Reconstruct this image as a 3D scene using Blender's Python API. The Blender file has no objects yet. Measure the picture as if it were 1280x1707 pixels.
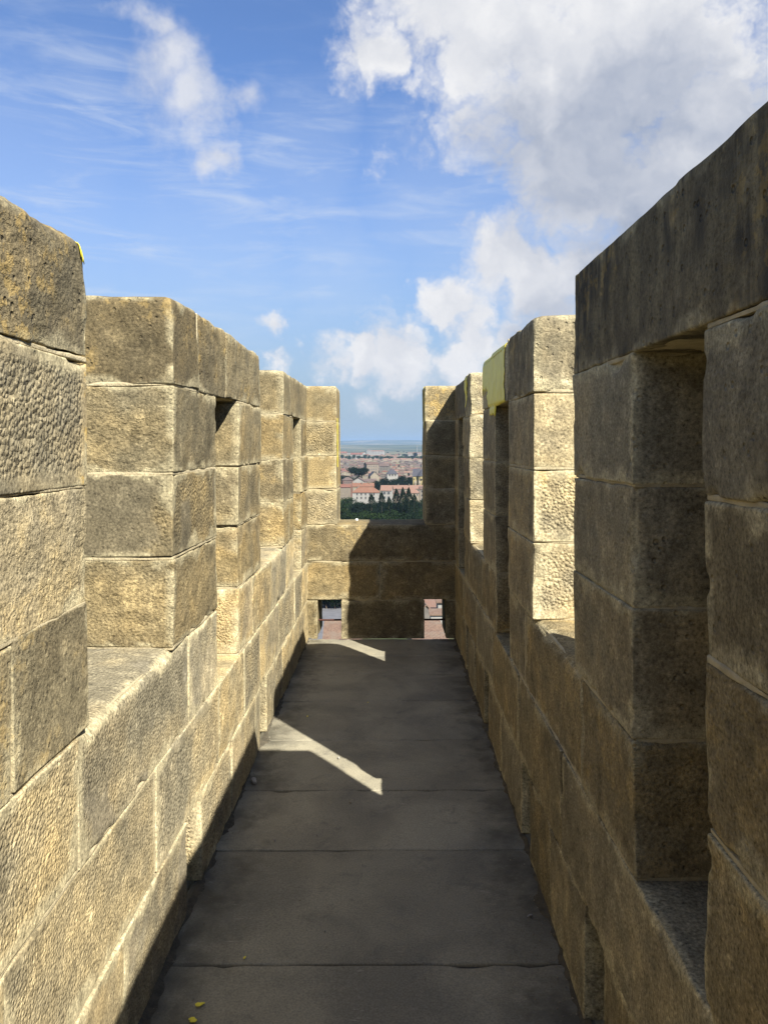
import bpy, math, random
import numpy as np
from mathutils import Vector, Matrix, Euler
from mathutils.bvhtree import BVHTree

# ------------------------------------------------------------------ camera
scene = bpy.context.scene
col = scene.collection
FPX = 1340.0                      # focal length in photo pixels (1280 x 1707)
VPX, VPY = 650.0, 742.0           # where the walkway's lines meet
CAMZ = 1.6
cam_data = bpy.data.cameras.new('camera')
cam = bpy.data.objects.new('camera', cam_data)
col.objects.link(cam)
cam_data.sensor_fit = 'VERTICAL'
cam_data.sensor_height = 36.0
cam_data.lens = FPX / 1707.0 * 36.0
cam_data.clip_start = 0.05
cam_data.clip_end = 90000
cam_data.shift_x = -(VPX - 640.0) / 1707.0
cam_data.shift_y = -(853.5 - VPY) / 1707.0
ROLL = math.radians(-0.2)
cam.location = (0, 0, CAMZ)
cam.matrix_world = (Matrix.Translation((0, 0, CAMZ))
                    @ Matrix.Rotation(math.pi / 2, 4, 'X') @ Matrix.Rotation(ROLL, 4, 'Z'))
scene.camera = cam

# ------------------------------------------------------------------ sun, sky, exposure
SUN_EL = math.radians(42.2)
sx, sy = -0.58, 0.815                      # the way the rays travel over the ground
ray = Vector((sx * math.cos(SUN_EL), sy * math.cos(SUN_EL), -math.sin(SUN_EL))).normalized()
sun_dir = -ray
sd = bpy.data.lights.new('sun', 'SUN')
sun = bpy.data.objects.new('sun', sd)
col.objects.link(sun)
sd.energy = 5.0
sd.angle = math.radians(0.5)
sd.color = (1.0, 0.96, 0.88)
sun.rotation_euler = ray.to_track_quat('-Z', 'Y').to_euler()
sun.location = (6, -8, 12)

scene.view_settings.view_transform = 'Standard'
scene.view_settings.look = 'None'
scene.view_settings.gamma = 1.0
scene.view_settings.use_curve_mapping = False
scene.view_settings.exposure = 1.35

scene.render.engine = 'CYCLES'
scene.cycles.use_denoising = True
scene.cycles.max_bounces = 5
scene.cycles.diffuse_bounces = 3
scene.cycles.volume_bounces = 1
scene.cycles.sample_clamp_indirect = 6.0


def pix_dir(px, py):
    """unit direction of a photo pixel, in the frame of the walkway (x right, y ahead, z up)"""
    q = Vector(((px - VPX) / FPX, -(py - VPY) / FPX, -1.0))
    return (cam.matrix_world.to_3x3() @ q).normalized()


class NT:
    """tiny helper to write node trees"""
    def __init__(self, tree):
        self.t = tree
        self.n = tree.nodes
        self.l = tree.links

    def new(self, kind, **kw):
        nd = self.n.new(kind)
        for k, v in kw.items():
            setattr(nd, k, v)
        return nd

    def put(self, sock, v):
        if isinstance(v, bpy.types.NodeSocket):
            self.l.new(v, sock)
        elif v is not None:
            if hasattr(sock, 'default_value'):
                try:
                    sock.default_value = v
                except Exception:
                    if len(sock.default_value) == 4 and len(v) == 3:
                        sock.default_value = (*v, 1)
                    else:
                        raise

    def math(self, op, a, b=None, c=None, clamp=False):
        nd = self.new('ShaderNodeMath', operation=op, use_clamp=clamp)
        self.put(nd.inputs[0], a)
        if b is not None: self.put(nd.inputs[1], b)
        if c is not None: self.put(nd.inputs[2], c)
        return nd.outputs[0]

    def vmath(self, op, a, b=None, s=None):
        nd = self.new('ShaderNodeVectorMath', operation=op)
        self.put(nd.inputs[0], a)
        if b is not None: self.put(nd.inputs[1], b)
        if s is not None: self.put(nd.inputs['Scale'], s)
        return nd.outputs['Value'] if op in ('DISTANCE', 'LENGTH', 'DOT_PRODUCT') else nd.outputs['Vector']

    def mix(self, f, a, b, blend='MIX'):
        nd = self.new('ShaderNodeMix', data_type='RGBA', blend_type=blend)
        self.put(nd.inputs[0], f)
        for s, v in ((nd.inputs[6], a), (nd.inputs[7], b)):
            if isinstance(v, (tuple, list)) and len(v) == 3: v = (*v, 1)
            self.put(s, v)
        return nd.outputs[2]

    def noise(self, vec, scale, detail=4, rough=0.55, dist=0.0, lac=2.0):
        nd = self.new('ShaderNodeTexNoise')
        self.put(nd.inputs['Vector'], vec)
        nd.inputs['Scale'].default_value = scale
        nd.inputs['Detail'].default_value = detail
        nd.inputs['Roughness'].default_value = rough
        nd.inputs['Lacunarity'].default_value = lac
        nd.inputs['Distortion'].default_value = dist
        return nd.outputs[0]

    def voronoi(self, vec, scale, feature='F1', rand=1.0, smooth=None):
        nd = self.new('ShaderNodeTexVoronoi', feature=feature)
        self.put(nd.inputs['Vector'], vec)
        nd.inputs['Scale'].default_value = scale
        nd.inputs['Randomness'].default_value = rand
        if smooth is not None and 'Smoothness' in nd.inputs:
            nd.inputs['Smoothness'].default_value = smooth
        return nd

    def ss(self, v, a, b, lo=0.0, hi=1.0):
        nd = self.new('ShaderNodeMapRange', interpolation_type='SMOOTHSTEP')
        self.put(nd.inputs['Value'], v)
        self.put(nd.inputs['From Min'], a)
        self.put(nd.inputs['From Max'], b)
        self.put(nd.inputs['To Min'], lo)
        self.put(nd.inputs['To Max'], hi)
        return nd.outputs[0]

    def scalevec(self, vec, s, rot=None):
        nd = self.new('ShaderNodeMapping')
        self.put(nd.inputs['Vector'], vec)
        nd.inputs['Scale'].default_value = s
        if rot: nd.inputs['Rotation'].default_value = rot
        return nd.outputs[0]


world = bpy.data.worlds.new('World')
scene.world = world
world.use_nodes = True
wt = NT(world.node_tree)
for nd in list(wt.n): wt.n.remove(nd)
sky = wt.new('ShaderNodeTexSky', sky_type='NISHITA')
sky.sun_disc = False
sky.sun_elevation = SUN_EL
sky.sun_rotation = math.atan2(sun_dir.x, sun_dir.y)
sky.air_density = 1.0
sky.dust_density = 0.6
sky.ozone_density = 2.0
sky.altitude = 150
wdir = wt.new('ShaderNodeTexCoord').outputs['Generated']
_wn = wt.new('ShaderNodeTexNoise')
wt.put(_wn.inputs['Vector'], wdir)
_wn.inputs['Scale'].default_value = 11.0
_wn.inputs['Detail'].default_value = 5.0
_wn.inputs['Roughness'].default_value = 0.6
wwarp = wt.vmath('ADD', wdir, wt.vmath('SCALE', wt.vmath('SUBTRACT', _wn.outputs['Color'], (0.5, 0.5, 0.5)), s=0.12))
fb = wt.noise(wdir, 8.0, 9, 0.60, 0.0)
bil = wt.voronoi(wwarp, 17.0, 'F1', 1.0)
bil.inputs['Detail'].default_value = 3.0
bil.inputs['Roughness'].default_value = 0.55
bil = wt.math('SUBTRACT', 0.42, bil.outputs['Distance'])
sh1 = wt.noise(wwarp, 6.5, 4, 0.5)
up = Vector((sun_dir.x, sun_dir.y * 0.2, sun_dir.z)).normalized() * 0.028
sh2 = wt.noise(wt.vmath('ADD', wwarp, tuple(up)), 6.5, 4, 0.5)


def blobs(lst):
    f = None
    for (px, py, r, *w) in lst:
        c = pix_dir(px, py)
        d = wt.vmath('DISTANCE', wwarp, tuple(c))
        wgt = w[0] if w else 1.0
        v = wt.math('MULTIPLY_ADD', d, -wgt * FPX / r, wgt)
        f = v if f is None else wt.math('MAXIMUM', f, v)
    return f


heavy = [(720, 10, 190), (625, 60, 120), (820, 60, 260, 1.15), (930, 120, 270, 1.25), (1060, 60, 330, 1.3), (1180, 220, 250, 1.2),
         (985, 270, 220, 1.2), (1090, 330, 230, 1.2), (1250, 350, 280), (900, 330, 80, .7), (1400, 160, 260), (900, -160, 300, 1.2),
         (1200, -200, 300), (825, 425, 140, 1.15), (900, 465, 125, 1.1), (985, 450, 125), (742, 505, 82, 1.5), (665, 588, 95, 1.5), (606, 603, 60, 1.5), (790, 560, 90, 1.2),
         (770, 600, 90, 1.3), (700, 640, 60, .7), (860, 560, 90), (470, 545, 44, .9), (450, 600, 48, .9), (560, 612, 62, .9), (620, 668, 80, .75), (520, 560, 40, .7), (1150, 560, 200)]
light = [(240, 42, 50), (272, 95, 70), (318, 145, 62), (340, 215, 44, .7), (372, 272, 40, .9), (405, 150, 30, .5), (290, 185, 50, .5)]
# the rest of the sky carries the same kind of scattered cumulus
rs = random.Random(5)
rest = []
for k in range(26):
    a = rs.uniform(0.75, 2 * math.pi - 0.75)
    e = rs.uniform(0.08, 1.1)
    rest.append((Vector((math.sin(a) * math.cos(e), math.cos(a) * math.cos(e), math.sin(e))), rs.uniform(.12, .3)))
f_heavy = blobs(heavy)
for c, r in rest:
    d = wt.vmath('DISTANCE', wwarp, tuple(c))
    f_heavy = wt.math('MAXIMUM', f_heavy, wt.math('MULTIPLY_ADD', d, -1.0 / r, 1.0))
f_light = blobs(light)
fbc = wt.math('SUBTRACT', fb, 0.5)
dens_h = wt.ss(wt.math('MULTIPLY_ADD', bil, 0.45, wt.math('MULTIPLY_ADD', fbc, 0.95, f_heavy)), -0.04, 0.56)
dens_l = wt.ss(wt.math('MULTIPLY_ADD', fbc, 1.7, f_light), 0.02, 1.0, 0.0, 0.82)
dens = wt.math('MAXIMUM', dens_h, dens_l)
# thin cirrus, combed in one direction
st = wt.scalevec(wdir, (3.0, 3.0, 17.0), (0.0, 0.42, 0.0))
cir = wt.noise(st, 2.2, 7, 0.62, 0.6)
cmask = blobs([(60, 320, 300), (330, 380, 260), (500, 280, 170), (760, 320, 220), (1000, 420, 200), (560, 430, 150)])
cir_big = wt.noise(wdir, 2.3, 3, 0.5)
cir_m = wt.math('MULTIPLY', wt.ss(cir, 0.44, 0.78), wt.math('ADD', wt.ss(cir_big, 0.42, 0.62, 0.0, 0.14), wt.ss(cmask, 0.0, 0.6, 0.0, 0.45)))
sep = wt.new('ShaderNodeSeparateXYZ'); wt.put(sep.inputs[0], wdir)
elev = sep.outputs['Z']
haze_low = wt.math('MULTIPLY', wt.ss(elev, 0.36, -0.02), 0.95)
# cloud shade: sunlit flanks against the greyer bodies and bases
lit = wt.math('ADD', wt.math('MULTIPLY_ADD', wt.math('SUBTRACT', sh1, sh2), 1.3, 0.96), wt.math('MULTIPLY', bil, 0.16))
grey = blobs([(1000, 270, 230), (930, 330, 150), (1100, 380, 230), (1080, 180, 190), (860, 230, 130), (930, 560, 110), (840, 100, 120, .5),
              (720, 690, 90, .7), (1200, 230, 150, .8)])
for c, r in rest[::2]:
    c2 = Vector((c.x, c.y, c.z - r * .35)).normalized()
    d = wt.vmath('DISTANCE', wdir, tuple(c2))
    grey = wt.math('MAXIMUM', grey, wt.math('MULTIPLY_ADD', d, -1.2 / r, 1.0))
grey = wt.ss(wt.math('MULTIPLY_ADD', fbc, 0.35, grey), 0.05, 0.85)
shade = wt.math('SUBTRACT', lit, wt.math('MULTIPLY', grey, 0.58), clamp=True)
CW = 5.4
ccol = wt.mix(shade, (0.34 * CW, 0.41 * CW, 0.56 * CW), (1.00 * CW, 1.0 * CW, 1.02 * CW))
skyc = wt.mix(1.0, sky.outputs[0], (0.62, 0.80, 1.08, 1), 'MULTIPLY')
skyc = wt.mix(haze_low, skyc, (0.44 * CW, 0.55 * CW, 0.66 * CW))
veil = wt.math('ADD', wt.ss(cmask, 0.0, 0.8, 0.0, 0.16), 0.03)
skyc = wt.mix(veil, skyc, (0.80 * CW, 0.88 * CW, 1.0 * CW))
skyc = wt.mix(cir_m, skyc, (0.80 * CW, 0.88 * CW, 1.0 * CW))
final = wt.mix(dens, skyc, ccol)
bg = wt.new('ShaderNodeBackground')
bg.inputs['Strength'].default_value = 0.065
wt.l.new(final, bg.inputs['Color'])
wo = wt.new('ShaderNodeOutputWorld')
wt.l.new(bg.outputs[0], wo.inputs[0])
world.cycles.sampling_method = 'MANUAL'
world.cycles.sample_map_resolution = 512


# ------------------------------------------------------------------ helpers
def tag(o, label=None, cat=None, group=None, kind=None):
    if label: o['label'] = label
    if cat: o['category'] = cat
    if group: o['group'] = group
    if kind: o['kind'] = kind
    return o


def empty(name, loc=(0, 0, 0), rz=0.0):
    o = bpy.data.objects.new(name, None)
    o.empty_display_size = 0.2
    o.location = loc
    o.rotation_euler = (0, 0, rz)
    col.objects.link(o)
    return o


def make_mesh(name, verts, faces, mat, smooth=False):
    me = bpy.data.meshes.new(name)
    me.from_pydata([tuple(v) for v in verts] if not isinstance(verts, np.ndarray) else verts.tolist(), [],
                   faces.tolist() if isinstance(faces, np.ndarray) else faces)
    if isinstance(mat, (list, tuple)):
        for m in mat: me.materials.append(m)
    elif mat: me.materials.append(mat)
    if smooth:
        me.polygons.foreach_set('use_smooth', np.ones(len(me.polygons), dtype=bool))
    me.update()
    return me


def obj(name, me, parent=None, loc=None):
    o = bpy.data.objects.new(name, me)
    col.objects.link(o)
    if parent is not None: o.parent = parent
    if loc is not None: o.location = loc
    return o


def _hash(ix, iy, iz, seed):
    h = (ix.astype(np.int64) * 374761393 + iy.astype(np.int64) * 668265263 + iz.astype(np.int64) * 2147483647 + seed * 974634777) & 0xffffffff
    h = ((h ^ (h >> 13)) * 1274126177) & 0xffffffff
    h = ((h ^ (h >> 16)) * 2246822519) & 0xffffffff
    h = h ^ (h >> 15)
    return (h & 0xffffff) / float(0xffffff) * 2 - 1


def vnoise(p, scale, seed=0):
    q = p * scale
    i = np.floor(q).astype(np.int64)
    f = q - i
    f = f * f * f * (f * (f * 6 - 15) + 10)
    out = 0
    for dx in (0, 1):
        for dy in (0, 1):
            for dz in (0, 1):
                w = (f[:, 0] if dx else 1 - f[:, 0]) * (f[:, 1] if dy else 1 - f[:, 1]) * (f[:, 2] if dz else 1 - f[:, 2])
                out = out + w * _hash(i[:, 0] + dx, i[:, 1] + dy, i[:, 2] + dz, seed)
    return out


def fbm(p, scale, seed=0, octs=3, gain=0.5):
    s, a, o = 0, 1.0, 0.0
    for k in range(octs):
        s = s + a * vnoise(p, scale * 2 ** k, seed + 17 * k)
        a *= gain
    return s


def ticks(L, res, r):
    """lattice positions 0..L, denser close to both ends so that edges can be rounded"""
    r = min(r, L * 0.3)
    n = max(1, int(round((L - 2 * r) / res)))
    mid = np.linspace(r, L - r, n + 1)
    return np.concatenate(([0, r * 0.5, r], mid[1:-1] if n > 1 else [], [L - r, L - r * 0.5, L])) if n < 3 else \
        np.concatenate(([0, r * 0.5, r, r * 1.7], mid[1:-1], [L - r * 1.7, L - r, L - r * 0.5, L]))


def lattice(tu, tv, tw):
    """surface of a box lattice: integer index triples of the surface points and quad faces"""
    nu, nv, nw = len(tu), len(tv), len(tw)
    I = np.full((nu, nv, nw), -1, dtype=np.int64)
    m = np.zeros((nu, nv, nw), dtype=bool)
    m[0] = m[-1] = True
    m[:, 0] = m[:, -1] = True
    m[:, :, 0] = m[:, :, -1] = True
    idx = np.argwhere(m)
    I[m] = np.arange(len(idx))
    F = []

    def quads(G, flip):
        a, b, c, d = G[:-1, :-1].ravel(), G[1:, :-1].ravel(), G[1:, 1:].ravel(), G[:-1, 1:].ravel()
        F.append(np.stack([a, d, c, b] if flip else [a, b, c, d], 1))
    quads(I[:, :, 0], True); quads(I[:, :, -1], False)
    quads(I[:, 0, :], False); quads(I[:, -1, :], True)
    quads(I[0, :, :], True); quads(I[-1, :, :], False)
    return idx, np.concatenate(F)


def rough_block(C, res, r=0.012, r_top=None, amp=0.004, chip=0.012, seed=0, scale=9.0, big_chip=0.0, r_front_top=None):
    """hewn stone between eight corners C[u][v][w] (u along the wall, v from the inner face outward, w up)"""
    C = np.array(C, dtype=float)
    L = np.array([np.linalg.norm(C[1, 0, 0] - C[0, 0, 0]) * .5 + np.linalg.norm(C[1, 1, 1] - C[0, 1, 1]) * .5,
                  np.linalg.norm(C[0, 1, 0] - C[0, 0, 0]),
                  np.linalg.norm(C[0, 0, 1] - C[0, 0, 0])])
    rr = max(r, r_top or 0, r_front_top or 0)
    rt_ = min(r * 1.25, .02)
    tu = ticks(L[0], res, rt_); tv = ticks(L[1], res * 1.5, rt_); tw = ticks(L[2], res, rt_)
    idx, F = lattice(tu, tv, tw)
    q = np.stack([tu[idx[:, 0]], tv[idx[:, 1]], tw[idx[:, 2]]], 1)
    dmin = np.minimum(q, L - q)
    ds = np.sort(dmin, axis=1)
    edge = ds[:, 1].copy()
    uvw = q / L

    def tri(s):
        u, v, w = s[:, 0:1], s[:, 1:2], s[:, 2:3]
        return ((1 - u) * ((1 - v) * ((1 - w) * C[0, 0, 0] + w * C[0, 0, 1]) + v * ((1 - w) * C[0, 1, 0] + w * C[0, 1, 1]))
                + u * ((1 - v) * ((1 - w) * C[1, 0, 0] + w * C[1, 0, 1]) + v * ((1 - w) * C[1, 1, 0] + w * C[1, 1, 1])))
    P0 = tri(uvw)
    # radius of the worn edges varies along them, with a few deeper chips
    R = r * (1.0 + 0.35 * vnoise(P0, 11, seed))
    ch = np.clip(vnoise(P0, 19, seed + 3) * 3.2 - 1.5, 0, 1)
    R = R + chip * ch + big_chip * np.clip(vnoise(P0, 8, seed + 13) * 4.0 - 2.3, 0, 1)
    if r_top:
        t = np.clip((uvw[:, 2] - 0.35) / 0.65, 0, 1)
        R = np.maximum(R, r_top * t * (0.85 + 0.35 * vnoise(P0, 6, seed + 5)))
    if r_front_top:
        t = np.clip((uvw[:, 2] - 0.2) / 0.8, 0, 1) * np.clip(1.0 - uvw[:, 1] * 1.4, 0, 1)
        t = t * np.clip(np.minimum(uvw[:, 0], 1 - uvw[:, 0]) * 12, 0, 1)
        R = np.maximum(R, r_front_top * t * (0.9 + 0.3 * vnoise(P0, 6, seed + 5)))
    R = np.minimum(np.maximum(R, 0.003), L.min() * 0.45)[:, None]
    c = np.minimum(np.maximum(q, R), L - R)
    d = q - c
    n = np.linalg.norm(d, axis=1, keepdims=True)
    n[n == 0] = 1
    nd = d / n
    h = amp * 0.8 * fbm(P0, scale, seed + 7, 4, 0.6) + amp * 0.35 * vnoise(P0, 3.2, seed + 9)
    q2 = c + nd * R + nd * h[:, None]
    P = tri(q2 / L)
    ax = [C[1, 0, 0] - C[0, 0, 0], C[0, 1, 0] - C[0, 0, 0], C[0, 0, 1] - C[0, 0, 0]]
    if np.dot(np.cross(ax[0], ax[1]), ax[2]) < 0: F = F[:, ::-1]
    return P, F, edge


def add_edge_attr(me, edge):
    a = me.attributes.new('edge', 'FLOAT', 'POINT')
    a.data.foreach_set('value', edge.astype(np.float32))


def box_vf(x0, y0, z0, x1, y1, z1):
    v = [(x0, y0, z0), (x1, y0, z0), (x1, y1, z0), (x0, y1, z0), (x0, y0, z1), (x1, y0, z1), (x1, y1, z1), (x0, y1, z1)]
    f = [(0, 3, 2, 1), (4, 5, 6, 7), (0, 1, 5, 4), (1, 2, 6, 5), (2, 3, 7, 6), (3, 0, 4, 7)]
    return v, f


class MB:
    def __init__(self):
        self.v, self.f = [], []

    def add(self, v, f):
        o = len(self.v)
        self.v += list(v)
        self.f += [tuple(i + o for i in q) for q in f]
        return self

    def box(self, *a):
        return self.add(*box_vf(*a))

    def tube(self, p, q, r0, r1, n=7):
        p, q = Vector(p), Vector(q)
        ax = (q - p).normalized()
        a = ax.orthogonal().normalized(); b = ax.cross(a)
        v = [tuple(p + (a * math.cos(2 * math.pi * k / n) + b * math.sin(2 * math.pi * k / n)) * r0) for k in range(n)]
        v += [tuple(q + (a * math.cos(2 * math.pi * k / n) + b * math.sin(2 * math.pi * k / n)) * r1) for k in range(n)]
        f = [(k, (k + 1) % n, n + (k + 1) % n, n + k) for k in range(n)]
        f += [tuple(range(n - 1, -1, -1)), tuple(range(n, 2 * n))]
        return self.add(v, f)

    def build(self, name, mat, parent=None, loc=None, smooth=False):
        return obj(name, make_mesh(name, self.v, self.f, mat, smooth), parent, loc)


# ------------------------------------------------------------------ materials
def new_mat(name):
    m = bpy.data.materials.new(name)
    m.use_nodes = True
    t = NT(m.node_tree)
    b = t.n['Principled BSDF']
    return m, t, b


def oattr(t, name):
    nd = t.new('ShaderNodeAttribute', attribute_type='OBJECT', attribute_name=name)
    return nd.outputs['Fac']


def stone_material():
    """fine grain, runs, lichen and tool marks; broad colour comes with each stone as attributes"""
    m, t, b = new_mat('sandstone')
    pos = t.new('ShaderNodeNewGeometry').outputs['Position']

    def ga(name, out='Fac'):
        return t.new('ShaderNodeAttribute', attribute_type='GEOMETRY', attribute_name=name).outputs[out]
    c = ga('tint', 'Color')
    pk, hw, dk, lc = ga('pk'), ga('hw'), ga('dk'), ga('lc')
    n_mid = t.noise(pos, 21.0, 4, 0.62)
    n_col = t.n[-1].outputs['Color']
    n_fine = t.noise(pos, 120.0, 4, 0.72)
    v = t.math('MULTIPLY', t.math('MULTIPLY_ADD', n_fine, 3.0, -0.50), t.math('MULTIPLY_ADD', n_mid, 0.9, 0.55))
    c = t.mix(1.0, c, grey_of(t, v), 'MULTIPLY')
    # lighter and darker grains and stains, relative to the stone's own colour
    gain = t.math('ADD', t.ss(n_mid, 0.56, 0.74, 1.0, 1.38), t.ss(n_mid, 0.44, 0.28, 0.0, -0.22))
    gain = t.math('ADD', gain, t.math('ADD', t.ss(n_fine, 0.62, 0.72, 0.0, 0.30), t.ss(n_fine, 0.38, 0.28, 0.0, -0.34)))
    run = t.noise(t.scalevec(pos, (1.0, 1.0, 0.25)), 19.0, 4, 0.65)
    gain = t.math('ADD', gain, t.math('MULTIPLY', t.ss(run, 0.60, 0.70, 0.0, 0.30), t.math('SUBTRACT', 1.0, dk, clamp=True)))
    c = t.mix(1.0, c, grey_of(t, gain), 'MULTIPLY')
    # dark weathering crust with vertical runs
    crust = t.math('MULTIPLY', t.ss(t.math('ADD', t.math('MULTIPLY', run, 0.8), t.math('MULTIPLY', n_fine, 0.35)), 0.42, 0.68), dk)
    c = t.mix(crust, c, (0.055, 0.049, 0.037))
    lm = t.math('MULTIPLY', t.ss(t.math('MULTIPLY_ADD', n_fine, 0.35, n_mid), 0.70, 0.76), lc)
    c = t.mix(lm, c, (0.42, 0.27, 0.06))
    t.l.new(c, b.inputs['Base Color'])
    b.inputs['Roughness'].default_value = 0.95
    b.inputs['Specular IOR Level'].default_value = 0.15
    psc = ga('psc')
    wv = t.vmath('ADD', t.vmath('SCALE', pos, s=psc), t.vmath('SCALE', n_col, s=1.1))
    vo = t.voronoi(wv, 1.0, 'F1', 1.0).outputs['Distance']
    h = t.math('MULTIPLY', vo, t.math('MULTIPLY_ADD', pk, -1.5, -0.02))
    pits = t.math('MULTIPLY', t.ss(t.voronoi(pos, 27.0, 'F1', 1.0).outputs['Distance'], 0.20, 0.08), t.math('MULTIPLY_ADD', dk, 1.6, 0.25))
    h = t.math('SUBTRACT', h, t.math('MULTIPLY', pits, 1.3))
    cl = t.math('MULTIPLY', t.noise(t.scalevec(pos, (1.0, 1.0, 1.6), (0.45, 0.5, 0.0)), 15.0, 5, 0.66), 9.0)
    led = t.math('ADD', t.math('FLOOR', cl), t.ss(t.math('FRACT', cl), 0.55, 0.95))
    led = t.math('MULTIPLY_ADD', cl, 0.45, t.math('MULTIPLY', led, 0.55))
    h = t.math('MULTIPLY_ADD', led, t.math('MULTIPLY_ADD', hw, 0.42, 0.02), h)
    h = t.math('MULTIPLY_ADD', n_fine, t.math('ADD', t.math('MULTIPLY_ADD', pk, 0.6, 0.24), t.math('MULTIPLY', hw, 0.7)), h)
    bp = t.new('ShaderNodeBump')
    bp.inputs['Strength'].default_value = 1.0
    bp.inputs['Distance'].default_value = 0.0056
    t.l.new(h, bp.inputs['Height'])
    t.l.new(bp.outputs[0], b.inputs['Normal'])
    return m


def sstep(x, a, b):
    t = np.clip((x - a) / (b - a), 0, 1)
    return t * t * (3 - 2 * t)


def stone_attrs(me, P, edge, S, tone, seed):
    """broad colour and tooling of one stone, per vertex: bedding colours, smooth skins, crust, lichen areas"""
    off = P + np.array([seed * .731 % 50, seed * .317 % 50, seed * .577 % 50])
    big = fbm(off, 3.0, seed, 3, .55)
    mid = fbm(off, 10.0, seed + 31, 3, .6)
    bed = vnoise(off * np.array([.5, .5, 3.0]), 5.0, seed + 5)
    pm = sstep(fbm(off, 3.6, seed + 61, 4, .5) + .0, .02, .16) * S['patch']
    tf = np.clip(tone - .05 + .30 * big + .22 * mid + .16 * bed, 0, 1)[:, None]
    g = np.array([.266, .229, .146]); o = np.array([.396, .304, .152])
    c = g * (1 - tf) + o * tf
    w = sstep(tf, .75, 1.0) * .5
    c = c * (1 - w) + np.array([.385, .285, .135]) * w
    c = c * (1 - .8 * pm[:, None]) + np.array([.232, .203, .140]) * .8 * pm[:, None]
    c = c * (1.0 + .13 * mid + .14 * big)[:, None]
    # broad damp stains with soft outlines
    stn = sstep(fbm(off * np.array([1, 1, .6]), 2.4, seed + 201, 4, .55), .12, .5)[:, None] * .30
    c = c * (1 - stn) + c * np.array([.62, .58, .54]) * stn
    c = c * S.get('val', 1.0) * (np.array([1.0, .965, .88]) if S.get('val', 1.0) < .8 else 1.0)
    # mortar wiped over the arrises when the joints were pointed
    wipe = sstep(.013 + .030 * fbm(off, 8.0, seed + 91, 3, .6) - edge, -.004, .004)[:, None] * .75
    c = c * (1 - wipe) + np.array([.42, .36, .215]) * (.45 + .55 * S.get('val', 1.0)) * wipe
    rgba = np.concatenate([np.clip(c, .02, .7), np.ones((len(c), 1))], 1).astype(np.float32)
    a = me.attributes.new('tint', 'FLOAT_COLOR', 'POINT'); a.data.foreach_set('color', rgba.ravel())
    inner = sstep(edge + .008 * mid, .030 * S['margin'], .030 * S['margin'] + .014) if S['margin'] > 0 else sstep(edge, .002, .012)
    pk = (1 - wipe[:, 0]) * S['peck'] * inner * (1 - .92 * pm)
    hw = S['hewn'] * (1 - .85 * pm) * (.55 + .9 * sstep(big, -.5, .6))
    dk = S['dark'] * (.55 + .6 * sstep(mid + big, -.6, .8))
    lc = S['lichen'] * sstep(big + .5 * mid, .0, .5)
    for nm, arr in (('psc', np.full(len(P), S.get('psc', 95.0))), ('pk', pk), ('hw', hw), ('dk', np.clip(dk, 0, 1)), ('lc', lc)):
        a = me.attributes.new(nm, 'FLOAT', 'POINT'); a.data.foreach_set('value', np.asarray(arr, dtype=np.float32))


def grey_of(t, v):
    nd = t.new('ShaderNodeCombineColor')
    for k in range(3): t.put(nd.inputs[k], v)
    return nd.outputs[0]


def simple_mat(name, c1, c2=None, scale=8.0, rough=0.9, bump=0.0, bscale=60.0, bdist=0.004, detail=5, spec=0.25):
    m, t, b = new_mat(name)
    pos = t.new('ShaderNodeNewGeometry').outputs['Position']
    if c2 is None: c2 = tuple(x * 0.75 for x in c1)
    n = t.noise(pos, scale, detail, 0.6)
    c = t.mix(t.ss(n, 0.3, 0.7), c1, c2)
    t.l.new(c, b.inputs['Base Color'])
    b.inputs['Roughness'].default_value = rough
    b.inputs['Specular IOR Level'].default_value = spec
    if bump:
        bp = t.new('ShaderNodeBump')
        bp.inputs['Strength'].default_value = bump
        bp.inputs['Distance'].default_value = bdist
        t.l.new(t.noise(pos, bscale, 5, 0.65), bp.inputs['Height'])
        t.l.new(bp.outputs[0], b.inputs['Normal'])
    return m


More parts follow.
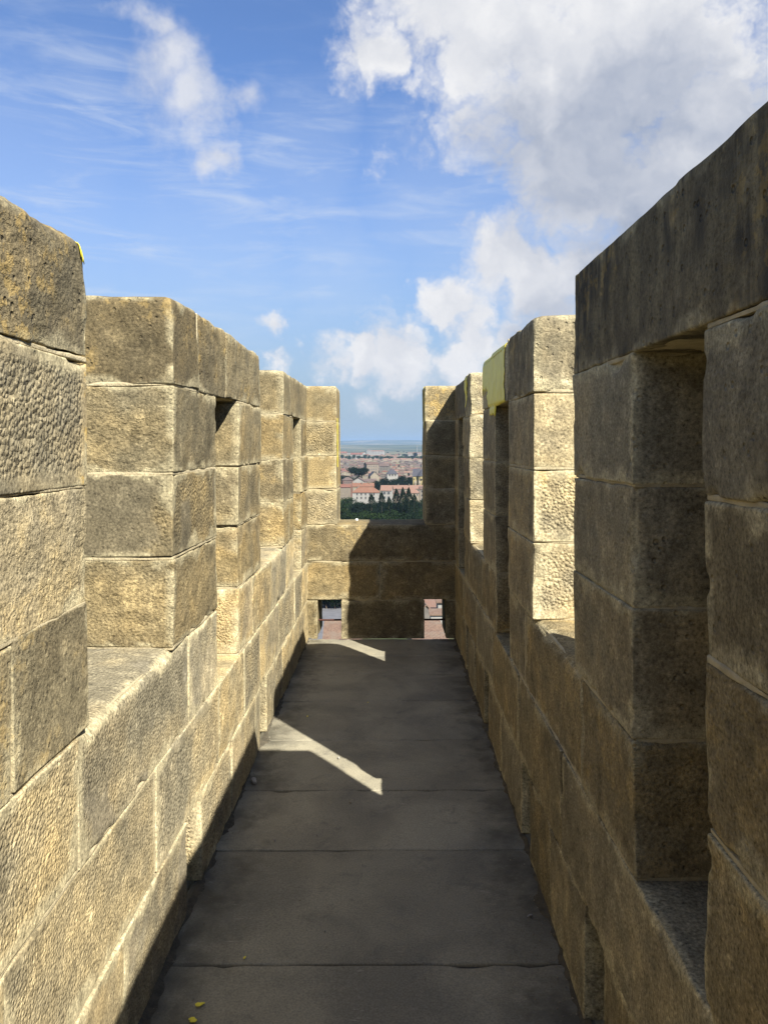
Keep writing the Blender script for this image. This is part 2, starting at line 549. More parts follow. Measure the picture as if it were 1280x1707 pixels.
def slab_material():
    m, t, b = new_mat('walkway_stone')
    pos = t.new('ShaderNodeNewGeometry').outputs['Position']
    sp = t.new('ShaderNodeSeparateXYZ'); t.put(sp.inputs[0], pos)
    n1 = t.noise(pos, 2.4, 5, 0.55, 0.5)
    n2 = t.noise(pos, 17.0, 5, 0.62, 0.2)
    n3 = t.noise(pos, 160.0, 3, 0.6)
    c = t.mix(t.ss(n1, 0.32, 0.68), (0.202, 0.184, 0.134), (0.318, 0.286, 0.200))
    c = t.mix(t.ss(n2, 0.55, 0.78, 0, 0.5), c, (0.34, 0.29, 0.19))
    c = t.mix(1.0, c, grey_of(t, t.math('MULTIPLY_ADD', n3, 1.3, 0.35)), 'MULTIPLY')
    # grime gathered along the foot of both walls
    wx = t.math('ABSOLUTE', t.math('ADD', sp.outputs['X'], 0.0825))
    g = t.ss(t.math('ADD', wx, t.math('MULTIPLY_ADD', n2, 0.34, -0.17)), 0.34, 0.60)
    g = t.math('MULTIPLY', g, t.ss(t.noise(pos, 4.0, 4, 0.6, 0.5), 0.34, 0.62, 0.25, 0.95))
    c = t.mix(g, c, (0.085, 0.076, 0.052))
    blot = t.ss(t.noise(pos, 9.0, 6, 0.7, 0.8), 0.55, 0.72, 0.0, 0.55)
    c = t.mix(1.0, c, grey_of(t, t.math('MULTIPLY_ADD', t.new('ShaderNodeObjectInfo').outputs['Random'], 0.30, 0.86)), 'MULTIPLY')
    c = t.mix(blot, c, (0.125, 0.115, 0.093))
    scr = t.math('MULTIPLY', t.ss(t.noise(t.scalevec(pos, (0.5, 2.2, 1.0)), 26.0, 5, 0.7), 0.60, 0.70), t.ss(t.noise(pos, 3.0, 3), 0.46, 0.62, 0.0, 0.55))
    c = t.mix(scr, c, (0.42, 0.385, 0.31))
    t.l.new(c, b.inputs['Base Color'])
    b.inputs['Roughness'].default_value = 0.75
    b.inputs['Specular IOR Level'].default_value = 0.35
    bp = t.new('ShaderNodeBump')
    bp.inputs['Strength'].default_value = 0.5
    bp.inputs['Distance'].default_value = 0.004
    t.l.new(t.math('ADD', t.math('MULTIPLY', n3, 0.4), t.math('MULTIPLY', n2, 1.0)), bp.inputs['Height'])
    t.l.new(bp.outputs[0], b.inputs['Normal'])
    return m


def tile_material(name, c1, c2, c3, pitch=0.22):
    """canal tiles: rows of ribs along the fall of the roof, in object space (x along the ridge)"""
    m, t, b = new_mat(name)
    tc = t.new('ShaderNodeTexCoord').outputs['Object']
    n1 = t.noise(tc, 0.45, 4, 0.6)
    vo = t.voronoi(t.scalevec(tc, (1 / pitch, 1 / (pitch * 1.7), 0.0)), 1.0, 'F1', 0.55)
    rnd = t.new('ShaderNodeSeparateColor'); t.l.new(vo.outputs['Color'], rnd.inputs[0])
    c = t.mix(rnd.outputs[0], c1, c2)
    c = t.mix(t.ss(n1, 0.42, 0.68, 0.0, 0.7), c, c3)
    t.l.new(c, b.inputs['Base Color'])
    b.inputs['Roughness'].default_value = 0.9
    sx_ = t.new('ShaderNodeSeparateXYZ'); t.put(sx_.inputs[0], tc)
    rib = t.math('ABSOLUTE', t.math('SINE', t.math('MULTIPLY', sx_.outputs['X'], math.pi / pitch)))
    bp = t.new('ShaderNodeBump')
    bp.inputs['Strength'].default_value = 0.8
    bp.inputs['Distance'].default_value = 0.08
    t.l.new(rib, bp.inputs['Height'])
    t.l.new(bp.outputs[0], b.inputs['Normal'])
    return m


def leaf_material(name, c1, c2):
    m, t, b = new_mat(name)
    rnd = t.new('ShaderNodeObjectInfo').outputs['Random']
    pos = t.new('ShaderNodeNewGeometry').outputs['Position']
    n = t.noise(pos, 0.35, 3, 0.6)
    f = t.math('ADD', t.math('MULTIPLY', rnd, 0.5), t.math('MULTIPLY', n, 0.6), clamp=True)
    t.l.new(t.mix(f, c1, c2), b.inputs['Base Color'])
    b.inputs['Roughness'].default_value = 0.9
    b.inputs['Specular IOR Level'].default_value = 0.03
    return m


M_stone = stone_material()
M_mortar = simple_mat('lime_mortar', (0.46, 0.385, 0.235), (0.33, 0.275, 0.165), 22.0, 0.95, 0.9, 120.0, 0.006)
M_slab = slab_material()
M_yellow = simple_mat('yellow_foil', (0.80, 0.68, 0.045), (0.70, 0.58, 0.04), 14.0, 0.45, 0.5, 30.0, 0.004, spec=0.4)
M_rust = simple_mat('rusty_iron', (0.075, 0.03, 0.02), (0.045, 0.02, 0.016), 40.0, 0.75, 0.6, 150.0, 0.002)
M_core = simple_mat('rampart_masonry', (0.34, 0.29, 0.20), (0.25, 0.22, 0.17), 2.0, 0.95, 0.8, 6.0, 0.05)

# ------------------------------------------------------------------ setting: ground
XL, XR, TH = -0.70, 0.535, 0.38       # inner faces of the two walls and their thickness
YE, TE = 6.64, 0.50                   # end wall


def ground_z(r):
    pts = [(0, -15), (18, -15), (60, -23.5), (100, -30.5), (150, -37.5), (200, -38.8), (300, -46), (450, -49.5), (700, -50), (3200, -50),
           (4500, -46), (7000, -38), (11000, -26), (16000, 0), (24000, 40), (40000, 30)]
    return np.interp(r, [p[0] for p in pts], [p[1] for p in pts])


na, nr = 240, 170
rad = np.concatenate(([0.0], np.geomspace(9.0, 42000.0, nr - 1)))
ang = np.linspace(0, 2 * math.pi, na, endpoint=False)
# finer in the direction of view
ang = ang - 0.85 * np.sin(ang)
RR, AA = np.meshgrid(rad, ang, indexing='ij')
GX, GY = RR * np.sin(AA), RR * np.cos(AA)
P2 = np.stack([GX.ravel(), GY.ravel(), np.zeros(GX.size)], 1)
GZ = ground_z(RR).ravel()
far = np.clip((RR.ravel() - 3500) / 9000, 0, 1)
GZ = GZ + far * 45 * fbm(P2, 1 / 5200.0, 3, 4) + np.clip((RR.ravel() - 12000) / 9000, 0, 1) * 85 * np.abs(fbm(P2, 1 / 9000.0, 9, 4))
gv = np.stack([GX.ravel(), GY.ravel(), GZ], 1)
I = np.arange(nr * na).reshape(nr, na)
J = np.roll(I, -1, axis=1)
gf = np.stack([I[:-1].ravel(), I[1:].ravel(), J[1:].ravel(), J[:-1].ravel()], 1)[:, ::-1]


def ground_material():
    m, t, b = new_mat('countryside')
    pos = t.new('ShaderNodeNewGeometry').outputs['Position']
    vo = t.voronoi(t.vmath('ADD', pos, (130.0, 40.0, 0.0)), 1 / 420.0, 'F1', 1.0)
    sc_ = t.new('ShaderNodeSeparateColor'); t.l.new(vo.outputs['Color'], sc_.inputs[0])
    c = t.mix(sc_.outputs[0], (0.040, 0.058, 0.030), (0.085, 0.100, 0.048))
    c = t.mix(t.ss(sc_.outputs[1], 0.70, 0.74), c, (0.19, 0.165, 0.105))
    wood = t.ss(t.noise(pos, 1 / 900.0, 6, 0.62), 0.50, 0.55)
    c = t.mix(wood, c, (0.030, 0.048, 0.022))
    near = t.math('MULTIPLY', t.noise(pos, 0.07, 5, 0.6), 1.0)
    c = t.mix(t.ss(near, 0.35, 0.65, 0.0, 0.5), c, (0.14, 0.125, 0.075))
    t.l.new(c, b.inputs['Base Color'])
    b.inputs['Roughness'].default_value = 1.0
    b.inputs['Specular IOR Level'].default_value = 0.0
    return m


ground = obj('ground', make_mesh('ground', gv, gf, ground_material(), True))
tag(ground, kind='structure')

# the tower top that carries the walkway
v, f = box_vf(XL - TH - .02, -5.2, -17.0, XR + TH + .02, YE + TE + .02, -0.13)
rampart = obj('rampart', make_mesh('rampart', v, f, M_core))
tag(rampart, kind='structure', label='tall stone rampart under the walkway')

# walkway of wide slabs laid across
walkway = empty('walkway', (0, 2.0, 0))
tag(walkway, kind='structure', label='walkway of wide grey slabs between the parapets')
joints = [-5.1, -4.3, -3.4, -2.6, -1.75, -0.9, -0.1, 0.55, 1.2, 1.84, 2.48, 3.17, 3.74, 4.35, 5.03, 5.60, 6.10, YE - .002]
rsk = random.Random(77)
skew = [rsk.uniform(-.012, .012) for _ in joints]; skew2 = [rsk.uniform(-.012, .012) for _ in joints]
skew[-1] = skew2[-1] = 0.0
for k in range(len(joints) - 1):
    y0, y1 = joints[k], joints[k + 1]
    rj = random.Random(k)
    g = 0.003
    j = [rj.uniform(-.006, .006) for _ in range(4)]
    C = np.zeros((2, 2, 2, 3))
    for a in range(2):
        for b_ in range(2):
            for c_ in range(2):
                # u: along x, v: along y, w: up
                C[a, b_, c_] = ((XL - .03, XR + .03)[a], (y0 + g + (skew[k], skew2[k])[a], y1 - g + (skew[k + 1], skew2[k + 1])[a])[b_], (-0.12, (0.0, rj.uniform(-.003, .002))[b_])[c_])
    P, F, e = rough_block(C, 0.035 if y1 > 1.8 else .12, r=0.0045, amp=0.0022, chip=0.016, seed=900 + k, scale=5.0, big_chip=.02)
    cen = P.mean(0)
    me = make_mesh('slab', P - cen, F, M_slab, True)
    s = obj('slab', me, walkway, Vector(cen) - walkway.location)
v, f = box_vf(XL - .01, -5.15, -0.125, XR + .01, YE, -0.011)
jm = obj('joint_bed', make_mesh('joint_bed', v, f, simple_mat('joint_dirt', (0.10, 0.09, 0.07), (0.06, 0.055, 0.045), 30.0)), walkway)
jm.location = -walkway.location

M_dirt = simple_mat('dirt', (0.105, 0.088, 0.058), (0.060, 0.052, 0.036), 35.0, 1.0, 0.9, 140.0, 0.006)
dv, df = [], []
for (xw, sg) in ((XL, 1), (XR, -1)):
    o_ = len(dv)
    ys = np.arange(1.2, YE, .012)
    q = np.stack([ys, np.full(len(ys), xw * 7), np.zeros(len(ys))], 1)
    wid = np.clip(.016 + .022 * fbm(q, 6.0, 5, 4, .6), .003, .07)
    hh = np.clip(.006 + .009 * fbm(q, 9.0, 15, 4, .6), .0015, .022)
    sh_ = np.array([.0048 * (y - 2.6) if sg > 0 else 0.0 for y in ys])
    for k in range(len(ys)):
        x0 = xw + sh_[k] - sg * .012
        dv += [(x0, ys[k], hh[k] * 1.2), (x0 + sg * (.012 + wid[k] * .35), ys[k], hh[k] * .6), (x0 + sg * (.012 + wid[k]), ys[k], -.002)]
    for k in range(len(ys) - 1):
        for j in range(2):
            a_ = o_ + k * 3 + j
            qd = (a_, a_ + 3, a_ + 4, a_ + 1)
            df.append(qd if sg < 0 else qd[::-1])
dirt = obj('dirt', make_mesh('dirt', dv, df, M_dirt, True))
tag(dirt, 'dark dirt gathered along the foot of both walls', kind='stuff')
rg = np.random.default_rng(8)
gv_, gf_ = [], []
for k in range(1500):
    sd_ = rg.random() < .5
    y = 1.6 + (YE - 1.65) * rg.random() ** 1.3
    off = abs(rg.normal()) * .045 + .012 if rg.random() < .8 else rg.random() * .6
    x = XL + .0048 * (y - 2.6) + off if sd_ else XR - off
    r_ = .0012 + .003 * rg.random() ** 3
    o_ = len(gv_)
    for (dx, dy, dz) in ((1, 0, .2), (-.6, .8, .1), (-.5, -.9, .15), (.1, .1, 1.2)):
        gv_.append((x + r_ * (dx + rg.normal() * .2), y + r_ * (dy + rg.normal() * .2), .0015 + r_ * max(0, dz)))
    gf_ += [(o_, o_ + 1, o_ + 3), (o_ + 1, o_ + 2, o_ + 3), (o_ + 2, o_, o_ + 3), (o_ + 2, o_ + 1, o_)]
grit = obj('grit', make_mesh('grit', gv_, gf_, simple_mat('grit', (0.30, 0.26, 0.18), (0.14, 0.12, 0.09), 60.0)))
tag(grit, 'fine grit scattered along the edges of the walkway', kind='stuff')

# ------------------------------------------------------------------ parapet walls
ZC = [0.0, 0.32, 0.64, 0.945, 1.235, 1.51, 1.80, 2.09]
SLIT_IN, SLIT_OUT = 0.45, 0.09
rstyle = random.Random(11)
STY = {
    # peck, hewn, tone, dark, lichen, patch, margin, amp
    'pecked': dict(psc=84.0, peck=1.0, hewn=0.10, tone=0.45, dark=0.0, lichen=0.0, patch=0.0, margin=1.0, amp=.0020),
    'fine':   dict(psc=112.0, peck=0.40, hewn=0.10, tone=0.55, dark=0.0, lichen=0.0, patch=0.55, margin=0.6, amp=.0018),
    'hewn':   dict(peck=0.0, hewn=0.80, tone=0.72, dark=0.0, lichen=0.0, patch=0.0, margin=0.0, amp=.0042),
    'rough':  dict(peck=0.35, hewn=0.85, tone=0.60, dark=0.0, lichen=0.15, patch=0.4, margin=0.0, amp=.0042),
    'smooth': dict(peck=0.06, hewn=0.14, tone=0.22, dark=0.05, lichen=0.0, patch=0.2, margin=0.0, amp=.0018),
    'worn':   dict(peck=0.0, hewn=0.75, tone=0.05, dark=0.55, lichen=0.35, patch=0.0, margin=0.0, amp=.008),
    'crust':  dict(peck=0.0, hewn=0.40, tone=0.15, dark=0.98, lichen=0.25, patch=0.0, margin=0.0, amp=.005),
}


def lerp(a, b, t): return a + (b - a) * t


class Wall:
    def __init__(self, name, label, loc, side):
        self.root = empty(name, loc)
        tag(self.root, label, 'wall', kind='thing')
        self.side = side
        self.mv, self.mf, self.n = [], [], 0
        self.stones = {}

    def segment(self, ci, A, B, D, Cc, cuts, styles=None, opts=None, bed=None, core=True):
        """one course between two openings. A,B inner plan points; D,Cc outer ones; cuts: joints as fractions"""
        z0, z1 = ZC[ci], ZC[ci + 1]
        A, B, D, Cc = [np.array(q, float) for q in (A, B, D, Cc)]
        if self.side == 'L':
            for q in (A, B, D, Cc): q[0] += .0048 * (q[1] - 2.6)      # the two walls are not quite parallel
        ts = [0.0] + list(cuts) + [1.0]
        for k in range(len(ts) - 1):
            t0, t1 = ts[k], ts[k + 1]
            self.n += 1
            seed = hash((self.side, ci, k, round(float(A[1]), 2))) % 9973
            seed = (ci * 131 + k * 37 + int(abs(A[1]) * 100) * 7 + {'L': 1, 'R': 5000, 'E': 9000}[self.side]) % 99991
            rj = random.Random(seed)
            inn = [lerp(A, B, t0), lerp(A, B, t1)]
            out = [lerp(D, Cc, t0), lerp(D, Cc, t1)]
            u = (B - A) / np.linalg.norm(B - A)
            g0 = 0.0 if k == 0 else rj.uniform(.002, .0045)
            g1 = 0.0 if k == len(ts) - 2 else rj.uniform(.002, .0045)
            nrm = (D - A); nrm = np.array([u[1], -u[0]]); nrm = nrm if np.dot(nrm, D - A) > 0 else -nrm
            proud = rj.uniform(-.004, .003)
            gz0, gz1 = rj.uniform(.001, .0055), rj.uniform(.001, .0060)
            C = np.zeros((2, 2, 2, 3))
            for a in range(2):
                for b_ in range(2):
                    base = (inn[a] if b_ == 0 else out[a]).copy()
                    base += u * (g0 if a == 0 else -g1)
                    if b_ == 0: base += nrm * proud
                    for c_ in range(2):
                        z = (z0 + gz0 if ci > 0 else z0 + .002) if c_ == 0 else (z1 - gz1 if ci < 6 else z1)
                        jj = np.array([rj.uniform(-.003, .003), rj.uniform(-.003, .003), rj.uniform(-.004, .004) if not (ci == 6 and c_) else rj.uniform(-.006, .006)])
                        C[a, b_, c_] = (base[0], base[1], z) + jj
            cy = C[..., 1].mean()
            sty = None
            if styles: sty = styles[k % len(styles)]
            if sty is None:
                if ci == 6: sty = 'crust' if self.side == 'R' else 'worn'
                elif self.side == 'R': sty = rj.choice(['smooth', 'smooth', 'fine', 'rough'])
                else: sty = rj.choice(['pecked', 'fine', 'fine', 'hewn', 'smooth', 'rough'])
            S = dict(STY[sty])
            near = cy
            res = 0.016 if 1.1 < near < 3.3 else 0.024 if 1.1 < near < 4.9 else 0.034 if near > 1 else 0.12
            o_ = (opts or {}).get(k, {})
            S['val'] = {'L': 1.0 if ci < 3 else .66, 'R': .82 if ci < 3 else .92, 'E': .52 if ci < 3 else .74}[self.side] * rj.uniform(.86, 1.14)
            for kk in ('peck', 'hewn', 'tone', 'dark', 'lichen', 'patch', 'margin', 'amp', 'val', 'psc'):
                if kk in o_: S[kk] = o_[kk]
            P, F, e = rough_block(C, res, r=o_.get('r', .0032 if sty in ('smooth', 'pecked', 'fine') else .0048), r_top=o_.get('r_top'),
                                  r_front_top=o_.get('r_front_top'), amp=S['amp'], chip=o_.get('chip', .020), seed=seed, big_chip=(.045 if ci == 6 else .030) if rj.random() < .55 else 0.0,
                                  scale=7.0 if sty in ('worn', 'hewn', 'rough') else 5.0)
            cen = P.mean(0)
            me = make_mesh('stone', P - cen, F, M_stone, True)
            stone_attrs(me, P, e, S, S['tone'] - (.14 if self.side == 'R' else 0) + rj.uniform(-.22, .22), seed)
            ob = obj('stone', me, self.root, Vector(cen) - self.root.location)
            self.stones[(ci, round(float(A[1] if self.side != 'E' else A[0]), 2), k)] = (ob, P, F)
        # mortar: a set-back core, a bed under the course and a strip in every upright joint
        u = (B - A) / np.linalg.norm(B - A)

        def lump(e0, e1, ins, za, zb, res, amp, sc):
            """e0, e1: (inner, outer) plan points of both ends"""
            Cm = np.zeros((2, 2, 2, 3))
            for a in range(2):
                for b_ in range(2):
                    base = (e0, e1)[a][b_] + nrm * (ins if b_ == 0 else -ins)
                    for c_ in range(2):
                        Cm[a, b_, c_] = (base[0], base[1], (za, zb)[c_])
            P, F, e = rough_block(Cm, res, r=.003, amp=amp, chip=.0, seed=77 + ci, scale=sc)
            self.mf.append(F + sum(len(q) for q in self.mv))
            self.mv.append(P)
        near_ = cy > 1
        i2 = .022
        if core: lump((A + u * i2, D + u * i2), (B - u * i2, Cc - u * i2), i2, z0 + .003, z1 - .012 if ci < 6 else z1 - .05, .2, .002, 5.0)
        if ci > 0:
            i3 = .0032
            for (b0, b1) in (bed or [(0.0, 1.0)]):
                lump((lerp(A, B, b0) + u * i3, lerp(D, Cc, b0) + u * i3), (lerp(A, B, b1) - u * i3, lerp(D, Cc, b1) - u * i3), i3, z0 - .0058, z0 + .0058, .022 if near_ else .2, .0034, 9.0)
        for k in range(1, len(ts) - 1):
            q0, q1 = lerp(A, B, ts[k]), lerp(D, Cc, ts[k])
            lump((q0 - u * .006, q1 - u * .006), (q0 + u * .006, q1 + u * .006), .0030, z0 + .004, z1 - .008, .022 if near_ else .2, .0030, 9.0)

    def finish(self):
        P = np.concatenate(self.mv); F = np.concatenate(self.mf)
        me = make_mesh('mortar', P - np.array(self.root.location), F, M_mortar, True)
        obj('mortar', me, self.root)


def side_wall(side, name, label, xin, xout, y_lo, crenels, slits, holes, joints, style, opts):
    """crenels, slits, holes: lists of (y0, y1) along the inner face"""
    W = Wall(name, label, (xin, 2.0, 0.0), side)
    dsp = (SLIT_IN - SLIT_OUT) / 2

    def run(ci, openings, splay, y_hi=YE - .004):
        y = y_lo
        spans = []
        for (a, b) in sorted(openings):
            spans.append((y, a)); y = b
        spans.append((y, y_hi))
        for (a, b) in spans:
            so0 = splay if any(abs(a - s[1]) < 1e-6 for s in slits) else 0
            so1 = splay if any(abs(b - s[0]) < 1e-6 for s in slits) else 0
            js = [q for q in joints.get(ci, []) if a + .08 < q < b - .08]
            cuts = [(q - a) / (b - a) for q in js]
            edges = [a] + js + [b]
            sts, ops = [], {}
            for k in range(len(edges) - 1):
                mid = (edges[k] + edges[k + 1]) / 2
                st_ = None
                for (c_, lo, hi, s_, o_) in style:
                    if c_ == ci and lo <= mid <= hi:
                        st_ = s_; ops[k] = dict(o_)
                sts.append(st_)
                d_ = ops.setdefault(k, {})
                if ci == 6: d_.setdefault('r_top', 0.030)
                if ci == 2:
                    for (c0, c1) in crenels:
                        if edges[k] < (c0 + c1) / 2 < edges[k + 1]:
                            d_.setdefault('r_front_top', 0.05)
            bed = None
            under = slits if ci == 6 else holes if ci == 1 else []
            under = sorted(q for q in under if q[0] > a and q[1] < b)
            if under:
                bed, y_ = [], a
                for q in under:
                    bed.append(((y_ - a) / (b - a), (q[0] - a) / (b - a))); y_ = q[1]
                bed.append(((y_ - a) / (b - a), 1.0))
            W.segment(ci, (xin, a), (xin, b), (xout, a), (xout, b), cuts, sts, opts=ops, bed=bed)
    # thin outer leaf, largely unseen, shaped to darken each loophole; leaves a narrow slit
    sg = 1 if xout > xin else -1
    for (a, b) in slits:
        if b < 1.0: continue
        yc = (a + b) / 2
        for ci in (2, 3, 4, 5):
            for (p, q) in ((a + .003, yc - .035), (yc + .035, b - .003)):
                W.segment(ci, (xin + sg * .27, p), (xin + sg * .27, q), (xout - sg * .004, p), (xout - sg * .004, q), [], ['smooth'], opts={0: dict(dark=.2)}, core=False)


    run(0, holes, 0)
    run(1, [], 0)
    run(2, slits, dsp)
    for ci in (3, 4, 5):
        run(ci, slits + crenels, dsp)
    run(6, crenels, 0)
    W.finish()
    return W


L_cren = [(-2.35, -1.62), (0.02, 0.75), (1.875, 2.60), (4.30, 5.18)]
L_cren = [(-2.45, -1.7), (-0.55, 0.15), (1.875, 2.60), (4.30, 5.18)]
L_slit = [(-1.3, -0.85), (0.75, 1.20), (3.23, 3.68), (5.72, 6.17)]
L_hole = [(-1.6, -1.4), (0.4, 0.6), (2.74, 2.95), (4.26, 4.49)]
L_j = {0: [-2.2, -.6, 1.2, 2.1, 3.5, 4.1, 5.1, 5.9], 1: [-3, -1.9, -.9, .1, .8, 1.466, 2.39, 3.25, 3.80, 4.25, 4.95, 5.75, 6.2],
       2: [-3, -2.3, -.4, .3, 1.81, 2.78, 4.05, 4.62, 5.30], 3: [-3.0, 1.5, 5.45], 4: [-3.2], 5: [-3], 6: [-3.0, -1.2, 1.2, 2.93, 3.42, 5.55]}
L_style = [
    (6, 1.2, 1.89, 'worn', dict(val=.56, r_top=.085, amp=.007, dark=.40, hewn=.6, peck=.2, tone=.12, lichen=.3)), (5, 1.2, 1.89, 'pecked', dict(val=.82, peck=1.0, tone=.34, lichen=.8, margin=.9, r=.005)),
    (4, 1.2, 1.89, 'rough', dict(val=.95, tone=.62)), (3, 1.2, 1.89, 'smooth', dict(val=.66, tone=.12, patch=.0, peck=.1, hewn=.3, lichen=.2)),
    (2, 1.0, 1.81, 'fine', dict(peck=.5, patch=.1, margin=0., tone=.5)), (2, 1.81, 2.78, 'fine', dict(peck=.5, patch=.9, r_front_top=.055, tone=.35, margin=0)),
    (1, 1.466, 2.39, 'fine', dict(peck=.55, patch=.1, margin=0.2)), (1, 2.39, 3.25, 'pecked', dict(peck=.7)), (1, .8, 1.466, 'fine', dict(peck=.6, patch=.2)),
    (0, 1.2, 2.1, 'smooth', dict(tone=.45)), (0, 2.1, 2.74, 'fine', dict(tone=.5, patch=.8)),
    (6, 2.6, 2.93, 'smooth', dict(val=.44, tone=.42, hewn=.3, r_top=.03, amp=.004, dark=.2, lichen=.2)), (5, 2.6, 3.23, 'hewn', dict(val=.58, tone=.45, hewn=.65)),
    (4, 2.6, 3.23, 'pecked', dict(val=.52, peck=.75, patch=1.0, tone=.48, margin=.5)), (3, 2.6, 3.23, 'hewn', dict(val=.60, tone=.60, hewn=.7)),
    (6, 2.93, 3.42, 'worn', dict(dark=.35, tone=.35)), (6, 3.42, 4.3, 'worn', dict(dark=.42, tone=.30)),
    (5, 3.68, 4.3, 'smooth', dict(tone=.25)), (4, 3.68, 4.3, 'fine', dict(tone=.55, margin=1.)), (3, 3.68, 4.3, 'hewn', dict(tone=.8, patch=.6)),
    (2, 3.68, 4.05, 'fine', dict(margin=1., peck=.7)), (2, 2.78, 3.23, 'fine', dict(tone=.45)),
    (6, 5.1, 5.6, 'smooth', dict(tone=.5, dark=.12)), (5, 5.1, 5.72, 'smooth', dict(tone=.75)), (4, 5.1, 5.72, 'rough', dict(tone=.45)),
    (3, 5.1, 5.72, 'hewn', dict(tone=.75)), (6, 5.6, 6.6, 'smooth', dict(tone=.35, dark=.1)),
]
WL = side_wall('L', 'parapet_wall', 'sunlit tan sandstone parapet with merlons along the left of the walkway', XL, XL - TH, -5.1,
               L_cren, L_slit, L_hole, L_j, L_style, {})

R_cren = [(-3.9, -3.2), (-1.35, -0.62), (2.34, 3.01), (4.62, 5.39)]
R_slit = [(-2.5, -2.05), (0.2, 0.65), (1.370, 1.770), (3.64, 4.09), (5.86, 6.31)]
R_hole = [(-1.4, -1.2), (.6, .8), (2.04, 2.23), (3.10, 3.30), (4.42, 4.60), (5.55, 5.72)]
R_j = {0: [-2.4, -.4, 1.4, 2.7, 3.9, 5.1, 6.1], 1: [-3, -2, -1, 0, .9, 2.52, 3.35, 4.2, 5.0, 5.9], 2: [-3.3, -1.5, -.3, 1.0, 2.26, 3.21, 4.7, 5.5],
       3: [-3, -.2, .95], 4: [-.1, 1.0], 5: [-.2, .95], 6: [-2.6, .1, 1.05, 3.66, 5.75]}
R_style = [
    (6, 1.05, 2.35, 'crust', dict(val=.7, r_top=.012, amp=.0022, chip=.012)), (6, .1, 1.05, 'crust', dict(val=.7, r_top=.012, amp=.0022)),
    (5, 1.78, 2.35, 'smooth', dict(dark=.25, r=.004)), (4, 1.78, 2.35, 'smooth', dict(dark=.2, tone=.3, r=.006)), (3, 1.78, 2.35, 'smooth', dict(dark=.2, tone=.4, r=.004)),
    (2, 1.78, 2.26, 'rough', dict(dark=.25, peck=.2, tone=.4)),
    (5, .95, 1.38, 'smooth', dict(val=.8, dark=.45, hewn=.3, r=.005)), (4, .95, 1.38, 'smooth', dict(val=.72, dark=.3, patch=.6, hewn=.4, r=.005)), (3, .95, 1.38, 'rough', dict(val=.78, dark=.25, tone=.3)),
    (6, 3.0, 3.66, 'worn', dict(r_top=.035, dark=.55, lichen=.5, tone=.5, amp=.007)), (5, 3.0, 3.64, 'pecked', dict(val=1.0, peck=.25, margin=1., tone=.38, chip=.004, r=.005)),
    (4, 3.0, 3.64, 'pecked', dict(val=1.0, peck=.95, tone=.58, lichen=.3, margin=.8)), (3, 3.0, 3.64, 'pecked', dict(val=1.0, peck=1.0, tone=.22, margin=1.)),
    (2, 2.26, 3.21, 'rough', dict(r_front_top=.05, tone=.55, hewn=.5)),
    (6, 3.66, 4.62, 'smooth', dict(r_top=.05, amp=.004, chip=.006)),
    (6, 5.3, 5.75, 'rough', dict(r_top=.03, tone=.45, amp=.012)), (5, 5.3, 5.86, 'rough', dict(amp=.011, tone=.5)), (4, 5.3, 5.86, 'rough', dict(amp=.010, tone=.5)),
    (3, 5.3, 5.86, 'hewn', dict(tone=.65)),
]
WR = side_wall('R', 'parapet_wall', 'shaded brown sandstone parapet with merlons along the right of the walkway', XR, XR + TH, -5.1,
               R_cren, R_slit, R_hole, R_j, R_style, {})

# end wall, laid out along x
WE = Wall('parapet_wall', 'stone parapet with one open gap closing the far end of the walkway', ((XL + XR) / 2, YE, 0.0), 'E')
XE0, XE1 = XL - TH - .0, XR + TH + .0
G0, G1 = -0.442, 0.288


def eseg(ci, a, b, js=(), sts=None, ops=None):
    # u must run so that "outer" lies towards +y
    cuts = [(q - a) / (b - a) for q in js]
    bed = None
    if ci == 1: bed = [(0, (-.605 - a) / (b - a)), ((-.406 - a) / (b - a), (.277 - a) / (b - a)), ((.456 - a) / (b - a), 1.0)]
    WE.segment(ci, (a, YE), (b, YE), (a, YE + TE), (b, YE + TE), cuts, sts, opts=ops, bed=bed)


eseg(0, XE0, -.605, (), ['smooth'], {0: dict(tone=.5)})
eseg(0, -.406, .277, (), ['fine'], {0: dict(tone=.4, peck=.4)})
eseg(0, .456, XE1, (), ['smooth'])
eseg(1, XE0, XE1, (-.085,), ['hewn', 'hewn'], {0: dict(tone=.5, hewn=.45), 1: dict(tone=.45, hewn=.4)})
eseg(2, XE0, XE1, (-.705,), ['smooth', 'rough'], {1: dict(tone=.5, hewn=.5, r_front_top=.02)})
for ci, s, t_ in ((3, 'pecked', .45), (4, 'fine', .5), (5, 'pecked', .5), (6, 'smooth', .6)):
    eseg(ci, XE0, G0, (), [s], {0: dict(tone=t_, r_top=.015 if ci == 6 else None, margin=.5, patch=.1, dark=.0)})
    eseg(ci, G1, XE1, (), ['smooth' if ci < 6 else 'pecked'], {0: dict(r_top=.015 if ci == 6 else None, peck=.5 if ci == 6 else .1, lichen=.35 if ci == 6 else 0, tone=.3)})
WE.finish()
# ------------------------------------------------------------------ the town below
def at(px, py, d):
    """the point d metres ahead that photo pixel (px, py) looks at"""
    return Vector(((px - VPX) / FPX * d, d, CAMZ - (py - VPY) / FPX * d))


def gz(x, y):
    return float(ground_z(math.hypot(x, y)))


